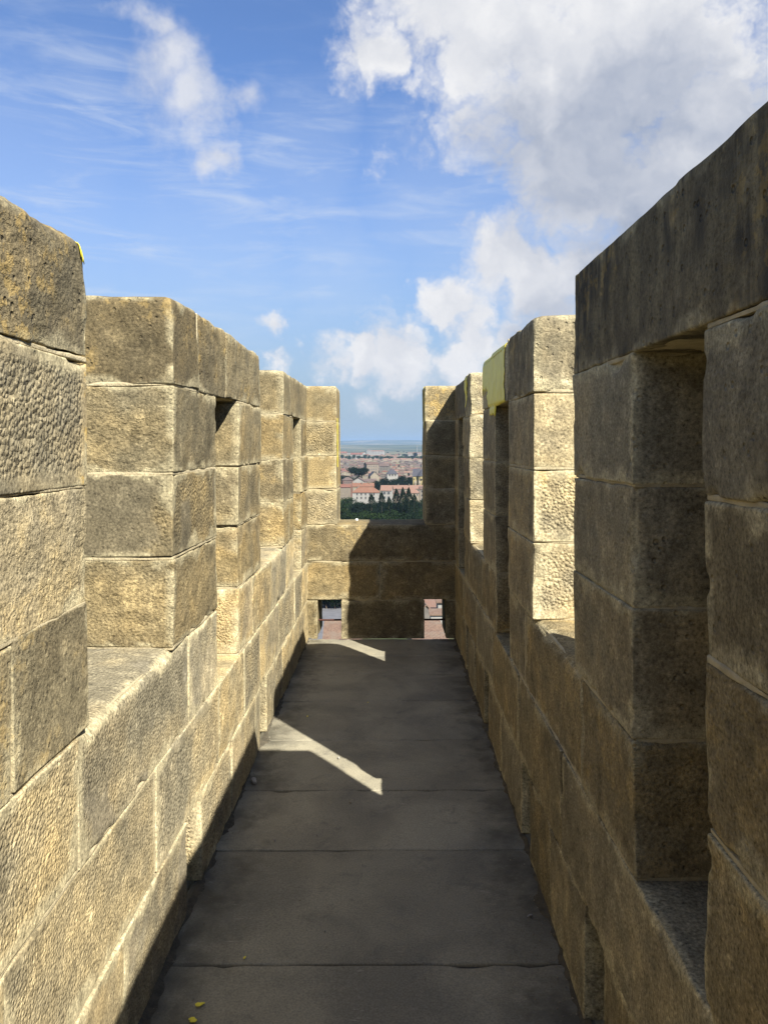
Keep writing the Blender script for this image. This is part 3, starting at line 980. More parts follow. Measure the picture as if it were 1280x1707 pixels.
PL = {
    'cream': simple_mat('cream_plaster', (0.220, 0.188, 0.140), (0.184, 0.156, 0.112), 0.6, 0.95),  # cream dimmed for the same cloud shadow as the tiles
    'white': simple_mat('white_plaster', (0.264, 0.252, 0.228), (0.220, 0.208, 0.184), 0.6, 0.95),
    'beige': simple_mat('beige_plaster', (0.188, 0.156, 0.118), (0.146, 0.122, 0.094), 0.5, 0.95),
    'pink': simple_mat('pink_plaster', (0.292, 0.156, 0.122), (0.259, 0.137, 0.109), 0.4, 0.95),
    'yellow': simple_mat('yellow_plaster', (0.292, 0.240, 0.113), (0.255, 0.203, 0.094), 0.5, 0.95),
    'brick': simple_mat('brick_facade', (0.141, 0.075, 0.056), (0.103, 0.056, 0.043), 1.2, 0.95),
    'greystone': simple_mat('grey_stone', (0.141, 0.127, 0.109), (0.103, 0.094, 0.080), 0.8, 0.95),
}
TR = {  # tile colours darkened to stand for cloud shadow over the town
    'orange': tile_material('orange_tiles', (0.185, 0.082, 0.046), (0.140, 0.062, 0.036), (0.170, 0.098, 0.062)),
    'red': tile_material('red_tiles', (0.165, 0.064, 0.041), (0.129, 0.050, 0.034), (0.138, 0.083, 0.060)),
    'brown': tile_material('brown_tiles', (0.115, 0.067, 0.048), (0.087, 0.053, 0.041), (0.110, 0.083, 0.064)),
    'mauve': tile_material('shade_mauve_tiles', (0.106, 0.069, 0.057), (0.078, 0.055, 0.048), (0.115, 0.090, 0.073)),  # greyish mauve has the cloud shade in its colour
    'pinkish': tile_material('pale_pink_tiles', (0.206, 0.115, 0.078), (0.165, 0.092, 0.064), (0.184, 0.124, 0.092)),
    'tan': tile_material('tan_tiles', (0.184, 0.115, 0.073), (0.119, 0.069, 0.046), (0.169, 0.129, 0.092)),
    'slate': simple_mat('slate_roof', (0.060, 0.060, 0.069), (0.041, 0.041, 0.048), 0.8, 0.7),
}
M_pane = simple_mat('dark_pane', (0.022, 0.022, 0.025), (0.012, 0.012, 0.015), 1.0, 0.3, spec=0.5)
M_shut = simple_mat('grey_shutter', (0.099, 0.118, 0.130), (0.074, 0.087, 0.099), 2.0, 0.7)
M_trim = simple_mat('stone_trim', (0.310, 0.285, 0.248), (0.260, 0.236, 0.198), 2.0, 0.9)


def roof_mesh(w, dp, ez, rz_, kind, over=0.5):
    """gable (ridge along x), hip, or lean (rising away from the viewer); a closed, thick shell"""
    x0, x1, y0, y1 = -w / 2 - over, w / 2 + over, -over, dp + over
    t = 0.25
    if kind == 'gable':
        top = [(x0, y0, ez), (x1, y0, ez), (x1, dp / 2, rz_), (x0, dp / 2, rz_), (x1, y1, ez), (x0, y1, ez)]
        fac = [(0, 1, 2, 3), (3, 2, 4, 5)]
        rim = [0, 1, 2, 4, 5, 3]
    elif kind == 'gable_y':
        top = [(x0, y0, ez), (0, y0, rz_), (x1, y0, ez), (x1, y1, ez), (0, y1, rz_), (x0, y1, ez)]
        fac = [(0, 1, 4, 5), (1, 2, 3, 4)]
        rim = [0, 1, 2, 3, 4, 5]
    elif kind == 'hip':
        k = min(dp / 2, w * .45)
        top = [(x0, y0, ez), (x1, y0, ez), (x1, y1, ez), (x0, y1, ez), (x0 + k, dp / 2, rz_), (x1 - k, dp / 2, rz_)]
        fac = [(0, 1, 5, 4), (1, 2, 5), (2, 3, 4, 5), (3, 0, 4)]
        rim = [0, 1, 2, 3]
    else:
        top = [(x0, y0, ez), (x1, y0, ez), (x1, y1, rz_), (x0, y1, rz_)]
        fac = [(0, 1, 2, 3)]
        rim = [0, 1, 2, 3]
    n = len(top)
    v = top + [(a, b, c - t) for (a, b, c) in top]
    f = list(fac) + [tuple(reversed([i + n for i in q])) for q in fac]
    for i in range(len(rim)):
        a, b = rim[i], rim[(i + 1) % len(rim)]
        f.append((a + n, b + n, b, a))
    return v, f


def body_mesh(w, dp, h, rh, kind):
    """walls up to the eaves, with gable triangles where the roof has them"""
    v, f = box_vf(-w / 2, 0, 0, w / 2, dp, h)
    if kind == 'gable':
        f = [q for q in f if q not in ((1, 2, 6, 5), (3, 0, 4, 7))]
        v += [(w / 2, dp / 2, h + rh), (-w / 2, dp / 2, h + rh)]
        f += [(1, 2, 6, 8, 5), (3, 0, 4, 9, 7)]
    elif kind == 'gable_y':
        f = [q for q in f if q not in ((0, 1, 5, 4), (2, 3, 7, 6))]
        v += [(0, 0, h + rh), (0, dp, h + rh)]
        f += [(0, 1, 5, 8, 4), (2, 3, 7, 9, 6)]
    elif kind == 'lean':
        v = [(a, b, c + (rh if (b > 0 and c > 0) else 0)) for (a, b, c) in v]
    return v, f


_mc = {}


def shared(key, fn):
    if key not in _mc: _mc[key] = fn()
    return _mc[key]


WIN = {}


def window_part(parent, x, z, w, h, y=0.0, arch=False, shutters=False, surround=True):
    """a window set in the front wall: stone surround, dark pane a little inside it, perhaps shutters"""
    key = (round(w, 2), round(h, 2), arch)
    fr = MB()
    b = 0.18
    fr.box(-w / 2 - b, -.08, -b, -w / 2, .05, h + b); fr.box(w / 2, -.08, -b, w / 2 + b, .05, h + b)
    fr.box(-w / 2, -.08, h, w / 2, .05, h + b); fr.box(-w / 2, -.10, -b, w / 2, .05, 0)
    o = obj('window', shared(('wf',) + key, lambda: make_mesh('window', fr.v, fr.f, M_trim)), parent, (x, y, z))
    pv, pf = box_vf(-w / 2, -.03, 0, w / 2, .04, h)
    obj('pane', shared(('wp',) + key, lambda: make_mesh('pane', pv, pf, M_pane)), o)
    if shutters:
        for s in (-1, 1):
            sv, sf = box_vf(-w / 4, -.13, 0, w / 4, -.085, h)
            obj('shutter', shared(('ws',) + key, lambda: make_mesh('shutter', sv, sf, M_shut)), o, (s * (w * .75 + b * .5), 0, 0))
    return o


def house(name, label, px0, px1, pe, pr, d, dp=9.0, kind='gable', wall='cream', roof='red', rot=0.0, wins=(), chims=(), group=None,
          cat='house', base=None, over=.5, shutters=False):
    """a house whose front spans px0..px1 with eaves at pe and ridge at pr, d metres away"""
    a, b = at(px0, pe, d), at(px1, pe, d)
    w = (b.x - a.x)
    g = gz((a.x + b.x) / 2, d) - 0.4 if base is None else base
    h = a.z - g
    rise = max(0.3, at(px0, pr, d + dp / 2).z - a.z) if kind in ('gable', 'hip') else max(.3, at(px0, pr, d + (dp if kind == 'lean' else 0)).z - a.z)
    root = empty(name, ((a.x + b.x) / 2, d, g), rot)
    tag(root, label, cat, group)
    v, f = body_mesh(w, dp, h, rise, kind)
    obj('wall', make_mesh('wall', v, f, PL[wall]), root)
    v, f = roof_mesh(w, dp, h + .12, h + rise + .12, kind, over)
    ro = obj('roof', make_mesh('roof', v, f, TR[roof]), root)
    for (fx, fz, ww, wh) in wins:
        window_part(root, (fx - .5) * w, h * 0 + h + fz, ww, wh, shutters=shutters)
    for (fx, fy) in chims:
        m = MB().box(-.4, -.4, h + rise * .3, .4, .4, h + rise + 1.2).box(-.5, -.5, h + rise + 1.2, .5, .5, h + rise + 1.4)
        m.build('chimney', PL['beige'], ro, ((fx - .5) * w, fy * dp, 0))
    return root


def grid_wins(n, rows, top=-2.4, step=-3.2, ww=1.0, wh=1.6, lo=.1, hi=.9):
    return [(lo + (hi - lo) * (i + .5) / n, top + step * r, ww, wh) for r in range(rows) for i in range(n)]


# --- houses that can be told apart, from the river side to the far edge of the town
house('house', 'cream house with orange hipped roof rising behind the dark poplars', 587, 631, 821, 812, 700, 11, 'hip', 'white', 'orange',
      -.06, grid_wins(5, 2, ww=1.1, wh=1.9), [(.2, .6), (.7, .5)])
house('house', 'low orange roofed house just behind the cream house with hipped roof', 588, 623, 811, 805, 745, 12, 'gable', 'cream', 'orange',
      .05, grid_wins(4, 1), [(.45, .3), (.72, .5), (.8, .4)])
house('house', 'brick fronted house with grey brown roof at the left of the gap', 571, 588, 800.5, 795, 800, 14, 'hip', 'brick', 'mauve',
      .10, grid_wins(4, 2, top=-3.0, ww=.9, wh=1.9))
house('house', 'white gabled wing beside the brick fronted house', 586, 608, 803, 796, 812, 12, 'gable_y', 'white', 'mauve', -.1, grid_wins(2, 1))
house('house', 'low red roofed shed left of the orange hipped roof', 560, 584, 812, 807, 770, 8, 'gable', 'beige', 'red')
house('house', 'white house with tall shuttered windows right of the orange roofed house', 634, 652, 818, 809, 715, 11, 'gable', 'white', 'pinkish',
      -.12, grid_wins(2, 2, top=-3.2, step=-4.0, ww=1.0, wh=2.2, lo=.15, hi=.95), shutters=True)
house('terrace', 'long low terrace with pale pink roof running to the right', 652, 712, 815, 809, 765, 10, 'gable', 'cream', 'pinkish', .02,
      grid_wins(8, 1), [(.2, .5), (.5, .4), (.8, .6)])
house('house', 'beige town house half hidden by the right edge of the gap', 699, 716, 816, 811, 655, 10, 'gable', 'beige', 'brown', .0,
      grid_wins(3, 3, top=-2.5, ww=1.2, wh=1.7))
house('house', 'pink roofed house behind the tall cypresses at the right', 676, 700, 822, 815, 690, 9, 'hip', 'cream', 'pinkish', .08, grid_wins(4, 1))
house('house', 'pale house with small roof between cypresses and shuttered house', 655, 668, 823, 817, 680, 9, 'gable', 'beige', 'brown', -.08, grid_wins(2, 1))
house('house', 'slate roofed white villa above the tree belt', 645, 663, 790, 783, 1000, 10, 'hip', 'white', 'slate', .08, grid_wins(3, 1, top=-2.8, ww=1.6, wh=2.6))
house('house', 'cream gable end with dark roof left of the slate roofed villa', 617, 632, 794, 786, 980, 12, 'gable_y', 'cream', 'slate', .25)
house('house', 'wide grey wall with low roof beside the white gabled wing', 610, 627, 803, 798, 880, 10, 'gable', 'beige', 'mauve')
house('apartment_block', 'large plain beige block standing over the mauve roofs', 611, 631, 774, 770, 1250, 20, 'gable', 'beige', 'brown', .25, grid_wins(4, 3, top=-4, step=-4.5, ww=1.3, wh=1.9), cat='building')
house('apartment_block', 'second beige block with brown roof behind the slate villa', 632, 648, 777, 772, 1300, 18, 'gable', 'greystone', 'mauve', -.1, grid_wins(3, 2, ww=1.3, wh=1.9), cat='building')
house('apartment_block', 'long white flat block with pink roofline on the far edge of town', 612, 641, 752, 750.6, 3900, 20, 'hip', 'white', 'pinkish', .0, grid_wins(9, 4, top=-3, step=-4, ww=3, wh=1.8), cat='building')
house('apartment_block', 'bright white cubic block at left end of the far white block', 611.5, 618, 750.5, 749.6, 3850, 20, 'hip', 'white', 'pinkish', .0, grid_wins(2, 4, top=-3, step=-4, ww=3, wh=1.8), cat='building')
house('apartment_block', 'cream far block with red roof at the left end of the town', 566, 578, 755, 752.5, 3000, 18, 'gable', 'cream', 'red', .1, grid_wins(5, 2, top=-3, step=-4, ww=2, wh=1.8), cat='building')
house('apartment_block', 'long cream hall with red roof near the far left of town', 584, 604, 757.5, 754.5, 2950, 22, 'gable', 'white', 'red', -.1, grid_wins(6, 1, ww=2.4, wh=2), cat='building')

# church with slate roof and yellow choir
ch = house('church', 'yellow walled church with slate roof and round window at right of gap', 688, 699, 794, 781.5, 850, 16, 'gable', 'yellow', 'slate', -.08, cat='church')
g0 = gz(0, 850) - .4
apse_c = at(703, 794, 846)
mb = MB()
hz = apse_c.z - g0
n = 8
pts = [(apse_c.x - ch.location.x + 5.2 * math.sin(a), 1.5 - 5.2 * math.cos(a)) for a in np.linspace(-math.pi / 2, math.pi / 2, n)]
vv = [(x, y, 0) for x, y in pts] + [(x, y, hz) for x, y in pts]
mb.add(vv, [(k, k + 1, n + k + 1, n + k) for k in range(n - 1)] + [tuple(range(2 * n - 1, n - 1, -1))[::-1]])
mb.build('choir', PL['yellow'], ch)
mr = MB()
ov = [(x * 1.0 + (x - (apse_c.x - ch.location.x)) * .08, y - .4, hz) for x, y in pts]
mr.add(ov + [(apse_c.x - ch.location.x, 3.0, hz + 7.5)], [(k, k + 1, n) for k in range(n - 1)])
mr.build('choir_roof', TR['slate'], ch)
for (dx, zz, rr_) in ((-.3, hz - 3.6, 1.0), (-8.2, hz - 3.2, .7)):
    mm = MB().tube((0, .06, 0), (0, -.12, 0), rr_, rr_, 14)
    yy = -3.75 if dx > -5 else -.02
    mm.build('round_window', M_pane, ch, (apse_c.x - ch.location.x + dx, yy, zz))
for dx in (-6.5, -2.2, 2.0):
    mb = MB().box(-1.0, -.4, 0, 1.0, 1.2, hz - 7.0)
    mb.add([(-1.0, -.4, hz - 7.0), (1.0, -.4, hz - 7.0), (1.0, 1.2, hz - 4.6), (-1.0, 1.2, hz - 4.6), (-1.0, 1.2, hz - 7.0), (1.0, 1.2, hz - 7.0)],
           [(0, 1, 2, 3), (0, 3, 4), (1, 5, 2), (3, 2, 5, 4)])
    mb.build('buttress', PL['cream'], ch, (apse_c.x - ch.location.x + dx, -4.2 if dx > -5 else -1.0, 0))

# bell tower and water tower on the far side
tw = at(706.5, 765, 1700)
g0 = gz(tw.x, 1700) - .4
bt = empty('bell_tower', (tw.x, 1700, g0))
tag(bt, 'tall grey bell tower seen against the right edge of the gap', 'tower')
ht = at(706, 742, 1700).z - g0
MB().box(-3.8, -3.8, 0, 3.8, 3.8, ht).build('shaft', PL['greystone'], bt)
MB().box(-4.2, -4.2, ht - .6, 4.2, 4.2, ht + .5).build('cornice', M_trim, bt)
MB().add([(-3.6, -3.6, ht + .5), (3.6, -3.6, ht + .5), (3.6, 3.6, ht + .5), (-3.6, 3.6, ht + .5), (0, 0, ht + 13)],
         [(0, 1, 4), (1, 2, 4), (2, 3, 4), (3, 0, 4), (3, 2, 1, 0)]).build('spire', PL['greystone'], bt)
for s in (-1, 1):
    MB().box(-.9, -.1, 0, .9, .1, 4.5).build('belfry_opening', M_pane, bt, (s * 1.8, -3.82, ht - 8))
wtp = at(695, 745.5, 6000)
wt_r = empty('water_tower', (wtp.x, 6000, float(ground_z(6000)) - 30))
tag(wt_r, 'small white water tower far out on the hazy plain', 'tower')
hz = wtp.z - wt_r.location.z
MB().tube((0, 0, 0), (0, 0, hz), 2, 1.6, 10).build('shaft', PL['white'], wt_r)
MB().tube((0, 0, hz), (0, 0, hz + 4), 2, 6, 12).tube((0, 0, hz + 4), (0, 0, hz + 8), 6, 5, 12).build('tank', PL['white'], wt_r)

# --- packed roofs of the old town
rh = random.Random(21)
looks = [('mauve', 'beige', 'small house with roof toned mauve for cloud shade packed among the old town roofs'),
         ('brown', 'beige', 'small house with brown roof packed among the old town roofs'),
         ('mauve', 'greystone', 'small grey walled house packed among the old town roofs'),
         ('pinkish', 'cream', 'small cream house with pale pink roof in the middle of town'),
         ('red', 'cream', 'small cream house with red roof in the middle of town')]
far_looks = [('pinkish', 'cream', 'tiny sunlit cream house with pink roof below the boulevard trees'),
             ('orange', 'white', 'tiny white house with orange roof beyond the boulevard trees'),
             ('red', 'cream', 'tiny cream house with red roof beyond the boulevard trees')]
protos = {}


def generic(look, d, px, w, dp, h, rise, kind, rot, group, nwin):
    root = empty('town_house', (0, 0, 0))
    x = (px - VPX) / FPX * d
    g = gz(x, d) - .3
    root.location = (x, d, g); root.rotation_euler = (0, 0, rot)
    tag(root, look[2], 'house', group)
    key = (look[0], look[1], round(w), round(dp), round(h * 2), kind)
    w, dp, h = round(w), round(dp), round(h * 2) / 2
    v, f = body_mesh(w, dp, h, rise, kind)
    obj('wall', shared(('gw',) + key, lambda: make_mesh('wall', v, f, PL[look[1]])), root)
    v2, f2 = roof_mesh(w, dp, h + .12, h + rise + .12, kind, .4)
    obj('roof', shared(('gr',) + key, lambda: make_mesh('roof', v2, f2, TR[look[0]])), root)
    for i in range(nwin):
        window_part(root, (i + .5) / nwin * w - w / 2, h - 2.3, .9, 1.5)


rows = [(950, 11, .55), (1060, 10, .85), (1150, 10, 1), (1230, 10, 1), (1320, 10, 1), (1420, 9, 1), (1530, 9, 1), (1660, 9, 1), (1800, 9, 1), (1960, 9, .9), (2150, 10, .8)]
skip = {950: (600, 700), 1060: (570, 620)}
for d, w0, p in rows:
    px = 548.0
    while px < 735:
        w = rh.uniform(.75, 1.35) * w0
        wp = w / d * FPX
        if rh.random() < p and not (skip.get(d) and skip[d][0] < px < skip[d][1]):
            lk = rh.choices(looks, (4, 4, 2, 2, 1.2))[0]
            generic(lk, d + rh.uniform(-25, 25), px + wp / 2, w, rh.uniform(8, 12), rh.uniform(5, 9.5), 2.0, rh.choice(['gable', 'gable', 'gable_y', 'hip']),
                    rh.choice([-.3, -.1, .1, .25]) + rh.uniform(-.08, .08), 'old town houses', 2 if d < 1250 else 0)
        px += wp * rh.uniform(.9, 1.1)
for d, w0, p in [(2350, 15, .9), (2480, 15, .9), (2900, 18, .5), (3100, 18, .6), (3400, 20, .6), (3700, 22, .5), (4200, 24, .5)]:
    px = 550.0
    while px < 735:
        w = rh.uniform(.7, 1.4) * w0
        wp = w / d * FPX
        if rh.random() < p:
            lk = far_looks[0] if d < 2600 else rh.choice(far_looks[1:])
            generic(lk, d + rh.uniform(-40, 40), px + wp / 2, w, 11, rh.uniform(6, 10), 2.2, rh.choice(['gable', 'hip']), rh.uniform(-.3, .3),
                    'sunlit houses below the boulevard' if d < 2600 else 'houses beyond the boulevard', 0)
        px += wp * rh.uniform(.95, 1.3)

# --- houses right under the wall, seen through the two drain openings
house('house', 'red tiled house below, seen through the left drain opening', 538, 600, 1078, 1034, 143, 9.0, 'lean', 'white', 'tan', .03, base=-42, over=.3)
house('house', 'tall grey house with dark openings behind the street, in left drain opening', 500, 600, 985, 970, 200, 10, 'gable', 'greystone', 'brown', .0,
      [(.2 + .12 * i, -5.0, 1.3, 3.2) for i in range(6)], base=-40)
house('house', 'tan tiled roof nearest in the right drain opening', 690, 746, 1072, 1035, 131, 9.0, 'lean', 'beige', 'tan', .12, base=-40, over=.3)
house('house', 'weathered tiled gable house in the middle of the right drain opening', 692, 727, 1030, 1008, 172, 8.0, 'gable_y', 'greystone', 'tan', .12, base=-40, over=.3)
house('house', 'white walled house at the right side of the right drain opening', 729, 760, 1004, 998, 184, 7.0, 'gable', 'white', 'tan', .0,
      [(.13, -2.6, .5, .9)], base=-40)
house('house', 'low white outbuilding below the weathered gable in right drain opening', 717, 736, 1025, 1018, 164, 4.0, 'lean', 'white', 'tan', .0, base=-39.5, over=.3)
house('house', 'pink roofed house filling the top of the right drain opening', 680, 790, 1020, 985, 192, 16, 'lean', 'pink', 'pinkish', .0, base=-40.5)
# street
sv, sf = [], []
for k in range(12):
    y = 156 + k * 4.6
    z = float(ground_z(y)) + .35
    sv += [(-30 + k * .4, y, z), (-8 + k * .4, y, z)]
sf = [(2 * k, 2 * k + 1, 2 * k + 3, 2 * k + 2) for k in range(11)]
st_ = obj('street', make_mesh('street', sv, sf, simple_mat('asphalt', (0.13, 0.13, 0.135), (0.10, 0.10, 0.105), .8)))
tag(st_, kind='structure')

# ------------------------------------------------------------------ trees
LM = {
    'dark': leaf_material('dark_leaves', (0.006, 0.012, 0.007), (0.011, 0.019, 0.008)),
    'mid': leaf_material('green_leaves', (0.012, 0.023, 0.008), (0.019, 0.032, 0.011)),
    'plane': leaf_material('plane_leaves', (0.017, 0.035, 0.011), (0.025, 0.044, 0.014)),
}
M_bark = simple_mat('bark', (0.12, 0.09, 0.065), (0.07, 0.055, 0.04), 3.0, 0.95)


def crown_mesh(kind, n, seed, leaf, mat):
    """leaf clumps spread through a crown of height 1 and half-width 0.5 (scaled per tree)"""
    r = np.random.default_rng(seed)
    if kind == 'column':
        t = r.random(n) ** 0.9
        prof = np.minimum(1, (1 - t) * 2.6) ** .7 * np.minimum(1, t * 5 + .35)
        a = r.random(n) * 2 * math.pi
        k = 1 - .55 * r.random(n) ** 2
        lump = 1 + .28 * np.sin(a * 3 + t * 19 + seed) * np.sin(t * 33 + a * 2)
        c = np.stack([.5 * prof * k * lump * np.cos(a), .5 * prof * k * lump * np.sin(a), t], 1)
    else:
        nl = 16
        lc = r.normal(size=(nl, 3)); lc /= np.linalg.norm(lc, axis=1, keepdims=True)
        lc = lc * np.array([.33, .33, .28 if kind == 'round' else .13]) * (r.random((nl, 1)) ** .4)
        lc[:, 2] += .62 if kind == 'round' else .80
        lr = r.uniform(.13, .24, nl)
        i = r.integers(0, nl, n)
        dv = r.normal(size=(n, 3)); dv /= np.linalg.norm(dv, axis=1, keepdims=True)
        rad_ = lr[i] * (1 - .6 * r.random(n) ** 2.2)
        c = lc[i] + dv * rad_[:, None] * np.array([1, 1, .85 if kind == 'round' else .5])
    s = leaf * r.uniform(.6, 1.4, n)
    nv = r.normal(size=(n, 3)); nv[:, 2] += .5; nv /= np.linalg.norm(nv, axis=1, keepdims=True)
    tv = np.cross(nv, r.normal(size=(n, 3))); tv /= np.linalg.norm(tv, axis=1, keepdims=True)
    bv = np.cross(nv, tv)
    V = np.empty((n, 4, 3))
    V[:, 0] = c - tv * s[:, None]; V[:, 1] = c - bv * s[:, None] * .6; V[:, 2] = c + tv * s[:, None]; V[:, 3] = c + bv * s[:, None] * .6
    F = np.arange(n * 4).reshape(n, 4)
    return make_mesh('crown', V.reshape(-1, 3), F, mat)


def trunk_mesh(kind):
    m = MB()
    if kind == 'column':
        m.tube((0, 0, 0), (0, 0, .9), .035, .008)
    else:
        top = .5 if kind == 'round' else .72
        m.tube((0, 0, 0), (0.01, 0, top), .035, .022)
        for a in range(5):
            an = a * 1.26
            m.tube((0.01, 0, top * .9), (.25 * math.cos(an), .25 * math.sin(an), top + (.2 if kind == 'round' else .1)), .016, .006, 5)
    return make_mesh('trunk', m.v, m.f, M_bark)


CR = {}
for kind, nn, leaf in (('column', 2600, .034), ('round', 2600, .030), ('umbrella', 2200, .030)):
    for mk in LM:
        CR[(kind, mk)] = [(kind, mk, s) for s in (1, 2, 3)]
TRUNK = {k: trunk_mesh(k) for k in ('column', 'round', 'umbrella')}


def tree(name, label, px, top, d, width, kind='round', mk='dark', group=None, cat='tree', seed=1):
    p = at(px, top, d)
    g = gz(p.x, d) - .3
    h = p.z - g
    root = empty(name, (p.x, d, g), seed * 1.7)
    tag(root, label, cat, group)
    nn, leaf = {'column': (3000, .026), 'round': (2800, .027), 'umbrella': (2200, .027)}[kind]
    cm = shared(('crown', kind, mk, seed % 3), lambda: crown_mesh(kind, nn, seed % 3 + 5, leaf, LM[mk]))
    for me, nm in ((TRUNK[kind], 'trunk'), (cm, 'crown')):
        o = obj(nm, me, root)
        o.scale = (width, width, h)
    return root


# poplars and cypresses that stand out
for i, (px, top, d, w, lab) in enumerate([
        (619, 823, 470, 6.5, 'slim dark cypress in front of the orange roofed house'),
        (636, 820, 480, 6.0, 'dark cypress beside the white house with shutters'),
        (660, 815, 455, 6.5, 'tall dark cypress at the left of the close trio'),
        (671, 813, 450, 6.0, 'tallest dark cypress in the middle of the close trio'),
        (681, 813, 450, 6.0, 'tall dark cypress at the right of the close trio'),
        (648, 829, 440, 6.0, 'shorter dark cypress left of the close trio'),
        (690, 824, 440, 6.5, 'shorter dark cypress right of the close trio')]):
    tree('cypress_tree', lab, px, top, d, w, 'column', 'dark', 'cypresses below the gap', seed=i + 1)
# broad trees of the wooded slope
rt = random.Random(4)
k = 0
for d, top0, top1, w0, x0, x1, step in [(600, 828, 838, 11, 552, 735, 17), (520, 832, 842, 11, 550, 735, 17), (430, 838, 850, 11, 548, 735, 19), (360, 848, 858, 11, 545, 740, 21),
                                        (310, 862, 874, 11, 540, 745, 25)]:
    px = x0
    while px < x1:
        k += 1
        t0 = rt.uniform(top0, top1)
        if px < 585: t0 -= 6
        if px > 690: t0 -= 4
        tree('broadleaf_tree', 'dark broad tree in the wooded slope below the gap', px + rt.uniform(-4, 4), t0, d + rt.uniform(-15, 15), w0 * rt.uniform(.85, 1.3), 'round',
             'dark' if rt.random() < .7 else 'mid', 'broad trees of the wooded slope', seed=k)
        px += step * rt.uniform(.8, 1.1)
for px, w_ in ((529, 5.5), (543, 6.5), (557, 6.0), (571, 6.0)):
    k += 1
    tree('street_tree', 'dark tree beyond the street, seen through the left drain opening', px, 975, 197, w_, 'round', 'dark', 'trees in the left drain opening', seed=k)
tree('umbrella_pine', 'big dark umbrella pine left of the beige block', 603, 779, 905, 21, 'umbrella', 'dark', None, seed=1)
tree('umbrella_pine', 'smaller dark pine behind the big umbrella pine', 586, 776, 1010, 19, 'umbrella', 'dark', None, seed=2)
tree('umbrella_pine', 'dark pine low at the left edge of the gap', 571, 790, 880, 17, 'umbrella', 'dark', None, seed=3)
tree('broadleaf_tree', 'round dark tree far right below the water tower', 691, 752.5, 3000, 22, 'round', 'dark', None, seed=2)
for px, top, d, w in [(585, 791, 900, 14), (597, 793, 890, 13), (612, 795, 900, 13), (630, 797, 840, 14), (640, 796, 850, 14), (650, 795, 860, 14), (660, 794, 870, 15), (670, 792, 880, 15),
                      (680, 791, 890, 15), (690, 793, 895, 14), (665, 799, 835, 13), (677, 798, 835, 13), (652, 800, 825, 13), (576, 798, 870, 14), (566, 800, 860, 14), (714, 797, 880, 15)]:
    k += 1
    tree('broadleaf_tree', 'dark tree in the belt between the orange roofs and the old town', px, top, d, w, 'round', 'dark', 'tree belt behind the orange roofs', seed=k)
ORD = ['first', 'second', 'third', 'fourth', 'fifth', 'sixth', 'seventh', 'eighth', 'ninth', 'tenth', 'eleventh', 'twelfth', 'thirteenth', 'fourteenth', 'fifteenth',
       'sixteenth', 'seventeenth', 'eighteenth', 'nineteenth', 'twentieth', 'twenty first', 'twenty second', 'twenty third', 'twenty fourth', 'twenty fifth', 'twenty sixth', 'twenty seventh', 'twenty eighth']
nb = 0
px = 570.0
while px < 705:
    k += 1
    if not (657 < px < 661):
        tree('plane_tree', ORD[nb] + ' from the left of the green boulevard trees beyond the old town', px, rt.uniform(757.2, 759.5) + (1.8 if px > 660 else 0), 2680 + rt.uniform(-40, 40), 17 * rt.uniform(.9, 1.2), 'round', 'plane',
             'boulevard plane trees', seed=k)
        nb += 1
    px += rt.uniform(5.0, 7.5)
for i in range(26):
    k += 1
    px = rt.uniform(556, 730)
    d = rt.choice([3000, 3300, 3600, 4000, 4600, 5200])
    tree('broadleaf_tree', 'tiny dark tree on the far hazy edge of town', px, VPY + (50 - rt.uniform(9, 13)) / d * FPX, d, rt.uniform(12, 22), 'round', 'dark', 'trees on the far edge of town', seed=k)

# ------------------------------------------------------------------ yellow foil left on the stones
def foil(name, label, stone_key_wall, pick, rows_, inside, xin, sgn):
    """thin yellow sheet pressed on a stone. rows_: (y range, profile) grid; inside(y, s) keeps a cell"""
    bm_v, bm_f = [], []
    allP, allF = [], []
    o_ = 0
    for key, (ob, P, F) in stone_key_wall.stones.items():
        if pick(key, P):
            allP.append(P); allF.append(F + o_); o_ += len(P)
    bvh = BVHTree.FromPolygons(np.concatenate(allP).tolist(), np.concatenate(allF).tolist())
    y0, y1, ny, prof = rows_
    idx = {}
    ns = len(prof)
    rr_ = random.Random(3)
    for i in range(ny + 1):
        y = y0 + (y1 - y0) * i / ny
        for j in range(ns):
            x, z = prof[j]
            q = Vector((x, y, z))
            loc, nrm, _, dist = bvh.find_nearest(q)
            if loc is None: loc, nrm = q, Vector((-sgn, 0, 0))
            idx[(i, j)] = len(bm_v)
            bm_v.append(loc + nrm * (0.0028 + .0012 * rr_.random()))
    for i in range(ny):
        for j in range(ns - 1):
            yc = y0 + (y1 - y0) * (i + .5) / ny
            sc_ = (prof[j][0] + prof[j + 1][0]) / 2, (prof[j][1] + prof[j + 1][1]) / 2
            if inside(yc, *sc_):
                bm_f.append((idx[(i, j)], idx[(i + 1, j)], idx[(i + 1, j + 1)], idx[(i, j + 1)]))
    used = sorted({a for q in bm_f for a in q})
    mp = {a: b for b, a in enumerate(used)}
    cen = sum((bm_v[a] for a in used), Vector()) / len(used)
    me = make_mesh(name, [tuple(bm_v[a] - cen) for a in used], [tuple(mp[a] for a in q) for q in bm_f], M_yellow, True)
    o = obj(name, me, None, cen)
    md = o.modifiers.new('thick', 'SOLIDIFY'); md.thickness = .0012; md.offset = 0
    tag(o, label, 'foil', 'remnants of yellow foil on the stones')
    return o


def wob(a, b=0.0, s=0):
    return .012 * math.sin(a * 57 + s) + .008 * math.sin(a * 131 + b * 70 + s)


prof_R = [(XR, z) for z in np.arange(1.70, 2.055, .009)] + [(XR + .05 - .05 * math.cos(t), 2.04 + .05 * math.sin(t)) for t in np.linspace(.15, 1.5, 9)] + \
         [(x, 2.09) for x in np.arange(XR + .055, XR + .34, .01)]


